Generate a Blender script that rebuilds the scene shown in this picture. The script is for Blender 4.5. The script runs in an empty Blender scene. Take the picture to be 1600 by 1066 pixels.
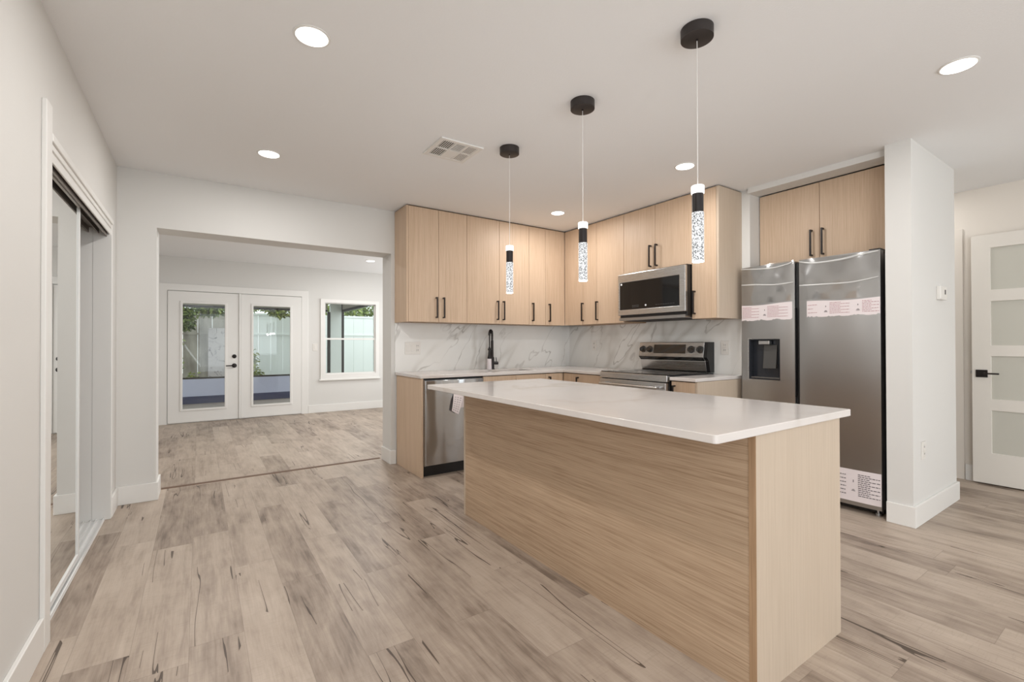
import bpy, bmesh, math, random
from mathutils import Vector, Matrix
random.seed(7)
S = bpy.context.scene
COL = S.collection

# ------------------------------------------------------------------ camera
F_PX, YAW, PITCH, ROLL, EYE = 720.71, 34.1354, 0.3854, -0.115, 1.1516
_y, _p, _r = map(math.radians, (YAW, PITCH, ROLL))
_R = Vector((math.cos(_y), -math.sin(_y), 0)); _F = Vector((math.sin(_y), math.cos(_y), 0)); _U = Vector((0, 0, 1))
_F2 = _F*math.cos(_p) + _U*math.sin(_p); _U2 = _U*math.cos(_p) - _F*math.sin(_p)
_R2 = _R*math.cos(_r) + _U2*math.sin(_r); _U3 = _U2*math.cos(_r) - _R*math.sin(_r)
cd = bpy.data.cameras.new('camera'); cam = bpy.data.objects.new('camera', cd); COL.objects.link(cam)
cd.sensor_width = 36.0; cd.lens = F_PX/1600*36; cd.clip_start = 0.05; cd.clip_end = 200
M = Matrix((( _R2.x, _U3.x, -_F2.x, 0), (_R2.y, _U3.y, -_F2.y, 0), (_R2.z, _U3.z, -_F2.z, EYE), (0, 0, 0, 1)))
cam.matrix_world = M
S.camera = cam
# ------------------------------------------------------------------ colour management
S.view_settings.view_transform = 'Standard'; S.view_settings.look = 'None'
S.view_settings.exposure = 0.0; S.view_settings.gamma = 1.0; S.view_settings.use_curve_mapping = False
# ------------------------------------------------------------------ world: pale overcast sky
W = bpy.data.worlds.new('sky'); S.world = W; W.use_nodes = True
_n = W.node_tree.nodes; _l = W.node_tree.links
bg = _n['Background']; bg.inputs['Color'].default_value = (0.93, 0.97, 1.0, 1); bg.inputs['Strength'].default_value = 2.3
# ------------------------------------------------------------------ lamp strengths
LAMP_W = 9.5          # each recessed kitchen lamp
FAR_W = 15.0          # lamps of the back room
HALL_W = 3.2
LIVING_W = 5.0        # lamps of the living area behind the viewer
PEND_W = 1.5
SOUTH_FILL_W = 38.0       # added fill light, placed as an unseen big south window
WARM = (1.0, 0.985, 0.965)

WEST_W = 48.0          # added fill light at an invented west window behind the viewer
BACK_W = 31.0          # added fill light at an invented side window of the back room

def area(name, loc, size, power, color=(1, 1, 1), rot=(0, 0, 0), shape='DISK', size_y=None, spread=None):
    d = bpy.data.lights.new(name, 'AREA'); d.shape = shape; d.size = size
    if size_y: d.size_y = size_y
    d.energy = power; d.color = color
    if spread: d.spread = math.radians(spread)
    o = bpy.data.objects.new(name, d); COL.objects.link(o); o.location = loc; o.rotation_euler = rot
    return o
area('fill_light_south', (2.3, -3.86, 1.25), 4.6, SOUTH_FILL_W, (0.90, 0.955, 1.0), (math.radians(122), 0, 0), 'RECTANGLE', 2.1)
area('fill_light_west', (-0.47, -2.0, 1.25), 2.4, WEST_W, (0.90, 0.955, 1.0), (math.radians(122), 0, math.radians(-90)), 'RECTANGLE', 1.9)
area('fill_light_back_room', (4.15, 6.4, 1.25), 2.8, BACK_W, (0.95, 0.98, 1.0), (math.radians(122), 0, math.radians(90)), 'RECTANGLE', 1.8)

# ------------------------------------------------------------------ dimensions (metres)
H = 2.44
XW, YN, XE = -0.493, 4.333, 3.80          # west wall, north wall, east wall
YB = 4.578                                 # back of the north wall
OX0, OX1, OZ = -0.265, 1.530, 2.026        # opening to the back room
YF = 8.31                                  # far wall of the back room
XH = 5.37                                  # hall wall
YS = -3.9                                  # south wall
TOP, UND = 0.883, 0.856                    # worktops

# ------------------------------------------------------------------ helpers
def lin(r, g=None, b=None):
    c = (r, g, b) if g is not None else (r, r, r)
    return tuple((v/255/12.92) if v/255 <= .04045 else ((v/255+.055)/1.055)**2.4 for v in c) + (1,)

def newmat(name):
    m = bpy.data.materials.new(name); m.use_nodes = True
    nt = m.node_tree; return m, nt.nodes, nt.links, nt.nodes['Principled BSDF']

def plain(name, col, rough=0.5, metal=0.0, spec=0.5, bump=0, bscale=300):
    m, n, l, p = newmat(name)
    p.inputs['Base Color'].default_value = col; p.inputs['Roughness'].default_value = rough
    p.inputs['Metallic'].default_value = metal; p.inputs['Specular IOR Level'].default_value = spec
    if bump:
        tc = n.new('ShaderNodeTexCoord'); nz = n.new('ShaderNodeTexNoise'); nz.inputs['Scale'].default_value = bscale
        nz.inputs['Detail'].default_value = 3
        b = n.new('ShaderNodeBump'); b.inputs['Strength'].default_value = bump; b.inputs['Distance'].default_value = 0.002
        l.new(tc.outputs['Object'], nz.inputs['Vector']); l.new(nz.outputs['Fac'], b.inputs['Height']); l.new(b.outputs[0], p.inputs['Normal'])
    return m

def math_node(n, l, op, a, b=None, c=None):
    q = n.new('ShaderNodeMath'); q.operation = op
    for i, v in enumerate((a, b, c)):
        if v is None: continue
        if isinstance(v, (int, float)): q.inputs[i].default_value = v
        else: l.new(v, q.inputs[i])
    return q.outputs[0]

def ramp(n, l, fac, stops):
    r = n.new('ShaderNodeValToRGB'); e = r.color_ramp.elements
    e[0].position, e[0].color = stops[0]; e[1].position, e[1].color = stops[-1]
    for s in stops[1:-1]:
        k = e.new(s[0]); k.color = s[1]
    l.new(fac, r.inputs[0]); return r.outputs[0]

def mix(n, l, fac, a, b, mode='MIX'):
    m = n.new('ShaderNodeMix'); m.data_type = 'RGBA'; m.blend_type = mode
    if isinstance(fac, (int, float)): m.inputs[0].default_value = fac
    else: l.new(fac, m.inputs[0])
    for i, v in ((6, a), (7, b)):
        if isinstance(v, tuple): m.inputs[i].default_value = v
        else: l.new(v, m.inputs[i])
    return m.outputs[2]

def wood(name, light, dark, axis='z', contrast=1.0, rough=0.45, seed=0.0):
    """straight-grained oak veneer, grain along the given axis"""
    m, n, l, p = newmat(name)
    tc = n.new('ShaderNodeTexCoord'); oi = n.new('ShaderNodeObjectInfo')
    off = n.new('ShaderNodeVectorMath'); off.operation = 'ADD'; l.new(tc.outputs['Object'], off.inputs[0])
    cmb = n.new('ShaderNodeCombineXYZ'); r = math_node(n, l, 'MULTIPLY', oi.outputs['Random'], 7.0)
    for i in range(3): l.new(r, cmb.inputs[i])
    l.new(cmb.outputs[0], off.inputs[1])
    def noise(sc_across, sc_along, det, rough_=.6, dist=0.0):
        mp = n.new('ShaderNodeMapping'); s = [sc_across]*3; s['xyz'.index(axis)] = sc_along
        mp.inputs['Scale'].default_value = s; l.new(off.outputs[0], mp.inputs[0])
        z = n.new('ShaderNodeTexNoise'); z.inputs['Scale'].default_value = 1; z.inputs['Detail'].default_value = det
        z.inputs['Roughness'].default_value = rough_; z.inputs['Distortion'].default_value = dist
        l.new(mp.outputs[0], z.inputs['Vector']); return z.outputs['Fac']
    fine = noise(330, 5.5, 3); mid = noise(130, 1.5, 3, .6, .2); broad = noise(9, .7, 3, .6, .8)
    a = math_node(n, l, 'MULTIPLY', fine, .46); b = math_node(n, l, 'MULTIPLY', mid, .36); c = math_node(n, l, 'MULTIPLY', broad, .18)
    s = math_node(n, l, 'ADD', math_node(n, l, 'ADD', a, b), c)
    k = .16/contrast
    mid_c = tuple((light[i]*.6+dark[i]*.4) for i in range(3)) + (1,)
    colr = ramp(n, l, s, [(.5-k, dark), (.5, mid_c), (.5+k, light)])
    l.new(colr, p.inputs['Base Color']); p.inputs['Roughness'].default_value = rough
    p.inputs['Specular IOR Level'].default_value = .35
    bu = n.new('ShaderNodeBump'); bu.inputs['Strength'].default_value = .12; bu.inputs['Distance'].default_value = .001
    l.new(fine, bu.inputs['Height']); l.new(bu.outputs[0], p.inputs['Normal'])
    return m

def plank_floor():
    m, n, l, p = newmat('weathered_oak_planks')
    PW, PL = 0.182, 1.22
    g = n.new('ShaderNodeNewGeometry'); sp = n.new('ShaderNodeSeparateXYZ'); l.new(g.outputs['Position'], sp.inputs[0])
    X, Y = sp.outputs[0], sp.outputs[1]
    M_ = lambda op, a, b=None, c=None: math_node(n, l, op, a, b, c)
    u = M_('DIVIDE', M_('ADD', X, 20.05), PW); ci = M_('FLOOR', u); fu = M_('FRACT', u)
    wn = n.new('ShaderNodeTexWhiteNoise'); wn.noise_dimensions = '1D'; l.new(ci, wn.inputs['W'])
    v = M_('ADD', M_('DIVIDE', M_('ADD', Y, 20.0), PL), M_('MULTIPLY', wn.outputs['Value'], 5.0))
    ri = M_('FLOOR', v); fv = M_('FRACT', v)
    w2 = n.new('ShaderNodeTexWhiteNoise'); w2.noise_dimensions = '2D'
    cb = n.new('ShaderNodeCombineXYZ'); l.new(ci, cb.inputs[0]); l.new(ri, cb.inputs[1]); l.new(cb.outputs[0], w2.inputs['Vector'])
    rnd = w2.outputs['Value']
    def nz(sx, sy, det, rough=.6, dist=0., k=1.0, seed=0.0):
        c = n.new('ShaderNodeCombineXYZ')
        l.new(M_('MULTIPLY', X, sx), c.inputs[0]); l.new(M_('MULTIPLY', Y, sy), c.inputs[1]); l.new(M_('ADD', M_('MULTIPLY', rnd, 60.0*k), seed), c.inputs[2])
        t = n.new('ShaderNodeTexNoise'); t.inputs['Scale'].default_value = 1; t.inputs['Detail'].default_value = det
        t.inputs['Roughness'].default_value = rough; t.inputs['Distortion'].default_value = dist
        l.new(c.outputs[0], t.inputs['Vector']); return t.outputs['Fac']
    grain = nz(110, 3.5, 4, .65, .4); mid = nz(26, 3.0, 4, .65, .5, seed=55); blot = nz(9, 1.6, 4, .6, 1.2, seed=3); saw = nz(14, 160, 2, .5, 0, seed=9)
    patch = nz(5.0, 3.2, 3, .6, .5, seed=21)
    tone = M_('ADD', M_('ADD', M_('MULTIPLY', rnd, .20), M_('MULTIPLY', mid, .38)), M_('ADD', M_('MULTIPLY', blot, .42), M_('MULTIPLY', grain, .22)))
    tone = M_('SUBTRACT', M_('ADD', tone, M_('MULTIPLY', M_('SUBTRACT', patch, .5), .35)), .10)
    colr = ramp(n, l, tone, [(.30, lin(118, 103, 91)), (.42, lin(152, 136, 122)), (.56, lin(174, 158, 143)), (.74, lin(190, 175, 160))])
    colr = mix(n, l, M_('MULTIPLY', M_('GREATER_THAN', saw, .62), .10), colr, lin(120, 104, 90))
    # dark cracks running with the grain
    cr = nz(8.5, .26, 3, .5, .05, seed=40); line = M_('ABSOLUTE', M_('SUBTRACT', cr, .5))
    msk = nz(4.0, 1.5, 1, .5, 0, seed=77)
    mk = M_('MULTIPLY', M_('GREATER_THAN', msk, .60), 1.0)
    cr2 = nz(6.0, .34, 3, .5, .08, seed=140); line2 = M_('ABSOLUTE', M_('SUBTRACT', cr2, .5))
    mk2 = M_('GREATER_THAN', nz(2.6, 1.1, 1, .5, 0, seed=177), .61)
    crack = M_('MAXIMUM', M_('MULTIPLY', M_('LESS_THAN', line, .0036), mk), M_('MULTIPLY', M_('LESS_THAN', line2, .0040), mk2))
    halo = M_('MULTIPLY', M_('SMOOTH_MAX', M_('SUBTRACT', 1.0, M_('DIVIDE', line, .022)), 0.0, .1), mk)
    colr = mix(n, l, M_('MULTIPLY', halo, .22), colr, lin(112, 94, 79))
    colr = mix(n, l, M_('MULTIPLY', crack, .85), colr, lin(62, 47, 36))
    # plank joints
    e1 = M_('MINIMUM', fu, M_('SUBTRACT', 1.0, fu)); e2 = M_('MINIMUM', fv, M_('SUBTRACT', 1.0, fv))
    joint = M_('MAXIMUM', M_('LESS_THAN', e1, .0055), M_('LESS_THAN', e2, .0011))
    colr = mix(n, l, M_('MULTIPLY', joint, .30), colr, lin(92, 78, 66))
    l.new(colr, p.inputs['Base Color'])
    p.inputs['Roughness'].default_value = .42; p.inputs['Specular IOR Level'].default_value = .38
    bu = n.new('ShaderNodeBump'); bu.inputs['Strength'].default_value = .25; bu.inputs['Distance'].default_value = .0015
    l.new(M_('SUBTRACT', grain, M_('MULTIPLY', M_('MAXIMUM', joint, crack), .8)), bu.inputs['Height']); l.new(bu.outputs[0], p.inputs['Normal'])
    return m

def marble(name, base, vein, vein2, scale=1.0, amount=.5, rough=.18, width=.02, vec=(1, 1, 1), vscale=.42):
    m, n, l, p = newmat(name)
    tc = n.new('ShaderNodeTexCoord'); mp = n.new('ShaderNodeMapping')
    mp.inputs['Rotation'].default_value = (0.5, 0.55, 0.4); mp.inputs['Scale'].default_value = tuple(scale*v for v in vec)
    l.new(tc.outputs['Object'], mp.inputs[0])
    def veins(sc, det, dist, seed, w):
        c = n.new('ShaderNodeVectorMath'); c.operation = 'ADD'; c.inputs[1].default_value = (seed, seed*1.7, seed*.3); l.new(mp.outputs[0], c.inputs[0])
        t = n.new('ShaderNodeTexNoise'); t.inputs['Scale'].default_value = sc; t.inputs['Detail'].default_value = det
        t.inputs['Roughness'].default_value = .5; t.inputs['Distortion'].default_value = dist; l.new(c.outputs[0], t.inputs['Vector'])
        a = math_node(n, l, 'ABSOLUTE', math_node(n, l, 'SUBTRACT', t.outputs['Fac'], .5))
        q = math_node(n, l, 'SUBTRACT', 1.0, math_node(n, l, 'DIVIDE', a, w))
        return math_node(n, l, 'MAXIMUM', q, 0.0)
    ms = n.new('ShaderNodeTexNoise'); ms.inputs['Scale'].default_value = 2.3; l.new(mp.outputs[0], ms.inputs['Vector'])
    mk = ramp(n, l, ms.outputs['Fac'], [(.42, (0, 0, 0, 1)), (.62, (1, 1, 1, 1))])
    v1 = math_node(n, l, 'MULTIPLY', veins(1.5*vscale/.42, 3, .5, 2.0, width), mk)
    v2 = math_node(n, l, 'MULTIPLY', veins(3.2*vscale/.42, 4, .8, 9.0, width*.6), mk)
    cl = n.new('ShaderNodeTexNoise'); cl.inputs['Scale'].default_value = 3.0; cl.inputs['Detail'].default_value = 5; l.new(mp.outputs[0], cl.inputs['Vector'])
    base2 = tuple(base[i]*.93 for i in range(3)) + (1,)
    c = mix(n, l, cl.outputs['Fac'], base, base2)
    c = mix(n, l, math_node(n, l, 'MULTIPLY', v1, amount), c, vein)
    c = mix(n, l, math_node(n, l, 'MULTIPLY', v2, amount*.6), c, vein2)
    l.new(c, p.inputs['Base Color']); p.inputs['Roughness'].default_value = rough
    return m

def veined_slab():
    """white marble with long soft veins rising to the right"""
    m, n, l, p = newmat('veined_marble_slab')
    g = n.new('ShaderNodeNewGeometry'); sp = n.new('ShaderNodeSeparateXYZ'); l.new(g.outputs['Position'], sp.inputs[0])
    M_ = lambda op, a, b=None: math_node(n, l, op, a, b)
    h = M_('SUBTRACT', sp.outputs[0], sp.outputs[1]); z = sp.outputs[2]
    ca, sa = math.cos(math.radians(58)), math.sin(math.radians(58))
    al = M_('ADD', M_('MULTIPLY', h, ca), M_('MULTIPLY', z, sa)); ac = M_('SUBTRACT', M_('MULTIPLY', h, sa), M_('MULTIPLY', z, ca))
    def nz(fa, fb, seed, det=3, rough=.5, dist=.25):
        c = n.new('ShaderNodeCombineXYZ'); l.new(M_('MULTIPLY', ac, fa), c.inputs[0]); l.new(M_('MULTIPLY', al, fb), c.inputs[1]); c.inputs[2].default_value = seed
        t = n.new('ShaderNodeTexNoise'); t.inputs['Scale'].default_value = 1; t.inputs['Detail'].default_value = det; t.inputs['Roughness'].default_value = rough
        t.inputs['Distortion'].default_value = dist; l.new(c.outputs[0], t.inputs['Vector']); return t.outputs['Fac']
    def vein(fa, fb, seed, w, **k):
        a = M_('ABSOLUTE', M_('SUBTRACT', nz(fa, fb, seed, **k), .5)); return M_('MAXIMUM', M_('SUBTRACT', 1.0, M_('DIVIDE', a, w)), 0.0)
    mk = ramp(n, l, nz(2.0, 1.2, 33), [(.40, (.15, .15, .15, 1)), (.60, (1, 1, 1, 1))])
    c = mix(n, l, nz(3, 2, 5), lin(240, 239, 236), lin(224, 222, 217))
    c = mix(n, l, M_('MULTIPLY', M_('MULTIPLY', vein(1.7, .55, 2, .035), mk), .42), c, lin(170, 162, 150))
    c = mix(n, l, M_('MULTIPLY', M_('MULTIPLY', vein(2.4, .8, 11, .009, det=4, rough=.5, dist=.4), mk), .6), c, lin(140, 132, 122))
    l.new(c, p.inputs['Base Color']); p.inputs['Roughness'].default_value = .15
    return m

def steel(name, col=(.60, .61, .62, 1), rough=.27, axis='z', streak=.1):
    m, n, l, p = newmat(name)
    tc = n.new('ShaderNodeTexCoord'); mp = n.new('ShaderNodeMapping'); s = [420]*3; s['xyz'.index(axis)] = 3
    mp.inputs['Scale'].default_value = s; l.new(tc.outputs['Object'], mp.inputs[0])
    t = n.new('ShaderNodeTexNoise'); t.inputs['Scale'].default_value = 1; t.inputs['Detail'].default_value = 2; l.new(mp.outputs[0], t.inputs['Vector'])
    p.inputs['Base Color'].default_value = col; p.inputs['Metallic'].default_value = 1
    r = math_node(n, l, 'ADD', rough-streak/2, math_node(n, l, 'MULTIPLY', t.outputs['Fac'], streak)); l.new(r, p.inputs['Roughness'])
    return m

def glass_pane(name, tint=(.93, .96, .95, 1), refl=1.0):
    m, n, l, p = newmat(name); n.remove(p)
    out = [x for x in n if x.type == 'OUTPUT_MATERIAL'][0]
    tr = n.new('ShaderNodeBsdfTransparent'); tr.inputs[0].default_value = tint
    gl = n.new('ShaderNodeBsdfGlossy'); gl.inputs['Roughness'].default_value = .01
    fr = n.new('ShaderNodeFresnel'); fr.inputs['IOR'].default_value = 1.45
    mx = n.new('ShaderNodeMixShader'); l.new(math_node(n, l, 'MULTIPLY', fr.outputs[0], refl), mx.inputs[0])
    l.new(tr.outputs[0], mx.inputs[1]); l.new(gl.outputs[0], mx.inputs[2]); l.new(mx.outputs[0], out.inputs[0]); return m

def emit(name, col, s):
    m, n, l, p = newmat(name); p.inputs['Base Color'].default_value = col
    p.inputs['Emission Color'].default_value = col; p.inputs['Emission Strength'].default_value = s; return m

MT = {}
MT['wall'] = plain('wall_paint', lin(219, 217, 213), .75, bump=.12, bscale=180, spec=.25)
MT['ceil'] = plain('ceiling_paint', lin(241, 241, 241), .85, bump=.35, bscale=120, spec=.2)
MT['trim'] = plain('white_trim_paint', lin(232, 230, 226), .38)
MT['hall'] = plain('hall_paint', lin(226, 218, 208), .75, bump=.12, bscale=180, spec=.25)
MT['hall_door'] = plain('hall_door_paint', lin(226, 220, 211), .4)
MT['floor'] = plank_floor()
MT['oak'] = wood('light_oak_veneer', lin(212, 187, 162), lin(186, 158, 131), 'z')
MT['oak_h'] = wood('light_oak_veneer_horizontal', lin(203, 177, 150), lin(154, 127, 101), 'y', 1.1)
MT['oak_end'] = wood('pale_oak_veneer', lin(200, 183, 164), lin(186, 168, 148), 'z')
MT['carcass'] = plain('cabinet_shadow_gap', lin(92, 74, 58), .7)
MT['edge'] = wood('oak_edge_band', lin(186, 154, 122), lin(150, 118, 88), 'z')
MT['quartz'] = marble('white_quartz', lin(220, 213, 208), lin(188, 174, 160), lin(202, 192, 184), .9, .45, .12, .04)
MT['splash'] = veined_slab()
MT['black'] = plain('matt_black_metal', lin(34, 28, 27), .38, .4)
MT['blackp'] = plain('black_plastic', lin(24, 23, 24), .35)
MT['canopy'] = plain('dark_bronze_canopy', lin(54, 48, 46), .5, .3)
MT['steel'] = steel('stainless_steel', (.52, .525, .53, 1), .3, 'z')
MT['steel_h'] = steel('stainless_steel_brushed_flat', (.56, .56, .56, 1), .28, 'y')
MT['steel_d'] = steel('stainless_steel_dark', (.40, .40, .40, 1), .32, 'y')
MT['fridge'] = steel('fridge_steel', (.42, .42, .42, 1), .30, 'y', .03)
MT['fridge_side'] = plain('fridge_cabinet_grey', lin(90, 90, 92), .45)
MT['blackglass'] = plain('black_glass', lin(14, 14, 15), .06)
MT['mirror'] = plain('mirror_silver', (.87, .89, .88, 1), .01, 1.0)
MT['alu'] = plain('white_aluminium', lin(228, 228, 226), .3)
MT['glass'] = glass_pane('window_glass')
MT['frost'] = plain('frosted_glass', lin(198, 195, 184), .3)
MT['plastic'] = plain('white_plastic', lin(226, 222, 216), .35)
MT['slot'] = plain('dark_slots', lin(80, 76, 72), .6)
MT['lens'] = emit('lamp_lens', (1, .975, .93, 1), 3.2)
MT['lens_on'] = emit('pendant_cap_glow', (1, .985, .96, 1), 1.7)
MT['grille_dark'] = plain('duct_shadow', lin(70, 66, 62), .8)
MT['strip'] = plain('brown_threshold', lin(112, 88, 72), .5)
MT['paper'] = plain('white_paper', lin(226, 216, 216), .7)
MT['print'] = plain('red_brown_print', lin(168, 112, 118), .7)
MT['printk'] = plain('grey_print', lin(110, 102, 104), .7)
MT['white'] = plain('white_mark', lin(235, 235, 235), .5)
MT['vinyl'] = plain('white_vinyl', lin(236, 241, 237), .5)
MT['cord'] = plain('clear_cord', lin(225, 222, 218), .3)
MT['lavender'] = plain('pale_blue_kick_plate', lin(206, 209, 233), .5)
MT['navy'] = plain('navy_band', lin(74, 78, 108), .8, bump=.5, bscale=200)
MT['screenframe'] = plain('bronze_screen_frame', lin(48, 42, 40), .5)
MT['patio'] = plain('patio_concrete', lin(152, 142, 134), .8, bump=.3, bscale=60)
MT['soffit'] = plain('patio_ceiling', lin(196, 190, 180), .8)
MT['ground'] = plain('garden_ground', lin(120, 118, 96), .9)
MT['bark'] = plain('bark', lin(96, 80, 64), .9)
def leafmat(name, c1, c2):
    m, n, l, p = newmat(name); oi = n.new('ShaderNodeNewGeometry')
    c = ramp(n, l, oi.outputs['Random Per Island'], [(0, c1), (1, c2)]); l.new(c, p.inputs['Base Color']); p.inputs['Roughness'].default_value = .5
    return m
MT['leaf'] = leafmat('green_leaves', lin(58, 84, 34), lin(148, 162, 86))
MT['leaf2'] = leafmat('yellow_green_leaves', lin(98, 116, 50), lin(170, 176, 96))
def shaded_stained():
    m, n, l, p = newmat('shaded_stained_board')
    tc = n.new('ShaderNodeTexCoord'); mp = n.new('ShaderNodeMapping'); mp.inputs['Scale'].default_value = (3, 3, 1.0); l.new(tc.outputs['Object'], mp.inputs[0])
    t = n.new('ShaderNodeTexNoise'); t.inputs['Scale'].default_value = 1.6; t.inputs['Detail'].default_value = 5; l.new(mp.outputs[0], t.inputs['Vector'])
    l.new(ramp(n, l, t.outputs['Fac'], [(.35, lin(150, 142, 130)), (.65, lin(196, 190, 178))]), p.inputs['Base Color']); p.inputs['Roughness'].default_value = .7
    return m
MT['shaded_stained'] = shaded_stained()
def scribble():
    m, n, l, p = newmat('scribbled_white_sheet')
    tc = n.new('ShaderNodeTexCoord'); t = n.new('ShaderNodeTexNoise'); t.inputs['Scale'].default_value = 4.5; t.inputs['Detail'].default_value = 3; t.inputs['Distortion'].default_value = .8
    l.new(tc.outputs['Object'], t.inputs['Vector'])
    a = math_node(n, l, 'LESS_THAN', math_node(n, l, 'ABSOLUTE', math_node(n, l, 'SUBTRACT', t.outputs['Fac'], .5)), .007)
    l.new(mix(n, l, math_node(n, l, 'MULTIPLY', a, .7), lin(214, 206, 206), lin(96, 90, 100)), p.inputs['Base Color']); return m
MT['scribble'] = scribble()
def crystal():
    """lit bubble crystal rod: bright glass with darker trapped bubbles"""
    m, n, l, p = newmat('lit_bubble_crystal')
    tc = n.new('ShaderNodeTexCoord'); v = n.new('ShaderNodeTexVoronoi'); v.inputs['Scale'].default_value = 150; l.new(tc.outputs['Object'], v.inputs['Vector'])
    t = n.new('ShaderNodeTexNoise'); t.inputs['Scale'].default_value = 90; t.inputs['Detail'].default_value = 2; l.new(tc.outputs['Object'], t.inputs['Vector'])
    s = math_node(n, l, 'ADD', math_node(n, l, 'MULTIPLY', v.outputs['Distance'], .8), math_node(n, l, 'MULTIPLY', t.outputs['Fac'], .7))
    c = ramp(n, l, s, [(.56, (.10, .105, .11, 1)), (.70, (.42, .43, .44, 1)), (.84, (1, 1, 1, 1))])
    lw = n.new('ShaderNodeLayerWeight'); lw.inputs['Blend'].default_value = .35
    c = mix(n, l, ramp(n, l, lw.outputs['Facing'], [(.45, (0, 0, 0, 1)), (.85, (1, 1, 1, 1))]), c, (1, 1, 1, 1))
    l.new(c, p.inputs['Emission Color']); p.inputs['Base Color'].default_value = (.1, .1, .1, 1); p.inputs['Emission Strength'].default_value = .95
    p.inputs['Roughness'].default_value = .08
    return m
MT['crystal'] = crystal()
MT['film2'] = glass_pane('thin_clear_film', (.96, .96, .96, 1), 1.3)
def filmmat():
    m, n, l, p = newmat('clear_protective_film'); n.remove(p)
    out = [x for x in n if x.type == 'OUTPUT_MATERIAL'][0]
    tr = n.new('ShaderNodeBsdfTransparent'); tr.inputs[0].default_value = (.94, .94, .94, 1)
    gl = n.new('ShaderNodeBsdfGlossy'); gl.inputs['Roughness'].default_value = .10
    mx = n.new('ShaderNodeMixShader'); mx.inputs[0].default_value = .30
    l.new(tr.outputs[0], mx.inputs[1]); l.new(gl.outputs[0], mx.inputs[2]); l.new(mx.outputs[0], out.inputs[0]); return m
MT['film'] = filmmat()
def wavy():
    m = steel('stainless_steel_wavy', (.50, .51, .52, 1), .16, 'z', .06); n, l = m.node_tree.nodes, m.node_tree.links; p = n['Principled BSDF']
    tc = n.new('ShaderNodeTexCoord'); mp = n.new('ShaderNodeMapping'); mp.inputs['Scale'].default_value = (4.5, 1, 1.3); l.new(tc.outputs['Object'], mp.inputs[0])
    t = n.new('ShaderNodeTexNoise'); t.inputs['Scale'].default_value = 1; t.inputs['Detail'].default_value = 1; l.new(mp.outputs[0], t.inputs['Vector'])
    b = n.new('ShaderNodeBump'); b.inputs['Strength'].default_value = .6; b.inputs['Distance'].default_value = .05; l.new(t.outputs['Fac'], b.inputs['Height']); l.new(b.outputs[0], p.inputs['Normal']); return m
MT['steel_wavy'] = wavy()
def highlightmat():
    m, n, l, p = newmat('milky_film_highlight'); out = [x for x in n if x.type == 'OUTPUT_MATERIAL'][0]
    p.inputs['Base Color'].default_value = (.9, .9, .88, 1); p.inputs['Roughness'].default_value = .2; p.inputs['Coat Weight'].default_value = .6
    tr = n.new('ShaderNodeBsdfTransparent'); mx = n.new('ShaderNodeMixShader'); mx.inputs[0].default_value = .62
    l.new(tr.outputs[0], mx.inputs[1]); l.new(p.outputs[0], mx.inputs[2]); l.new(mx.outputs[0], out.inputs[0]); return m
MT['highlight'] = highlightmat()
MT['knob'] = plain('dark_grey_knob', lin(70, 69, 68), .3, .6)
MT['sinksteel'] = steel('sink_steel', (.45, .45, .45, 1), .35, 'x')
MT['duskbrown'] = plain('dark_head_track', lin(120, 112, 106), .5, .5)

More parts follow.
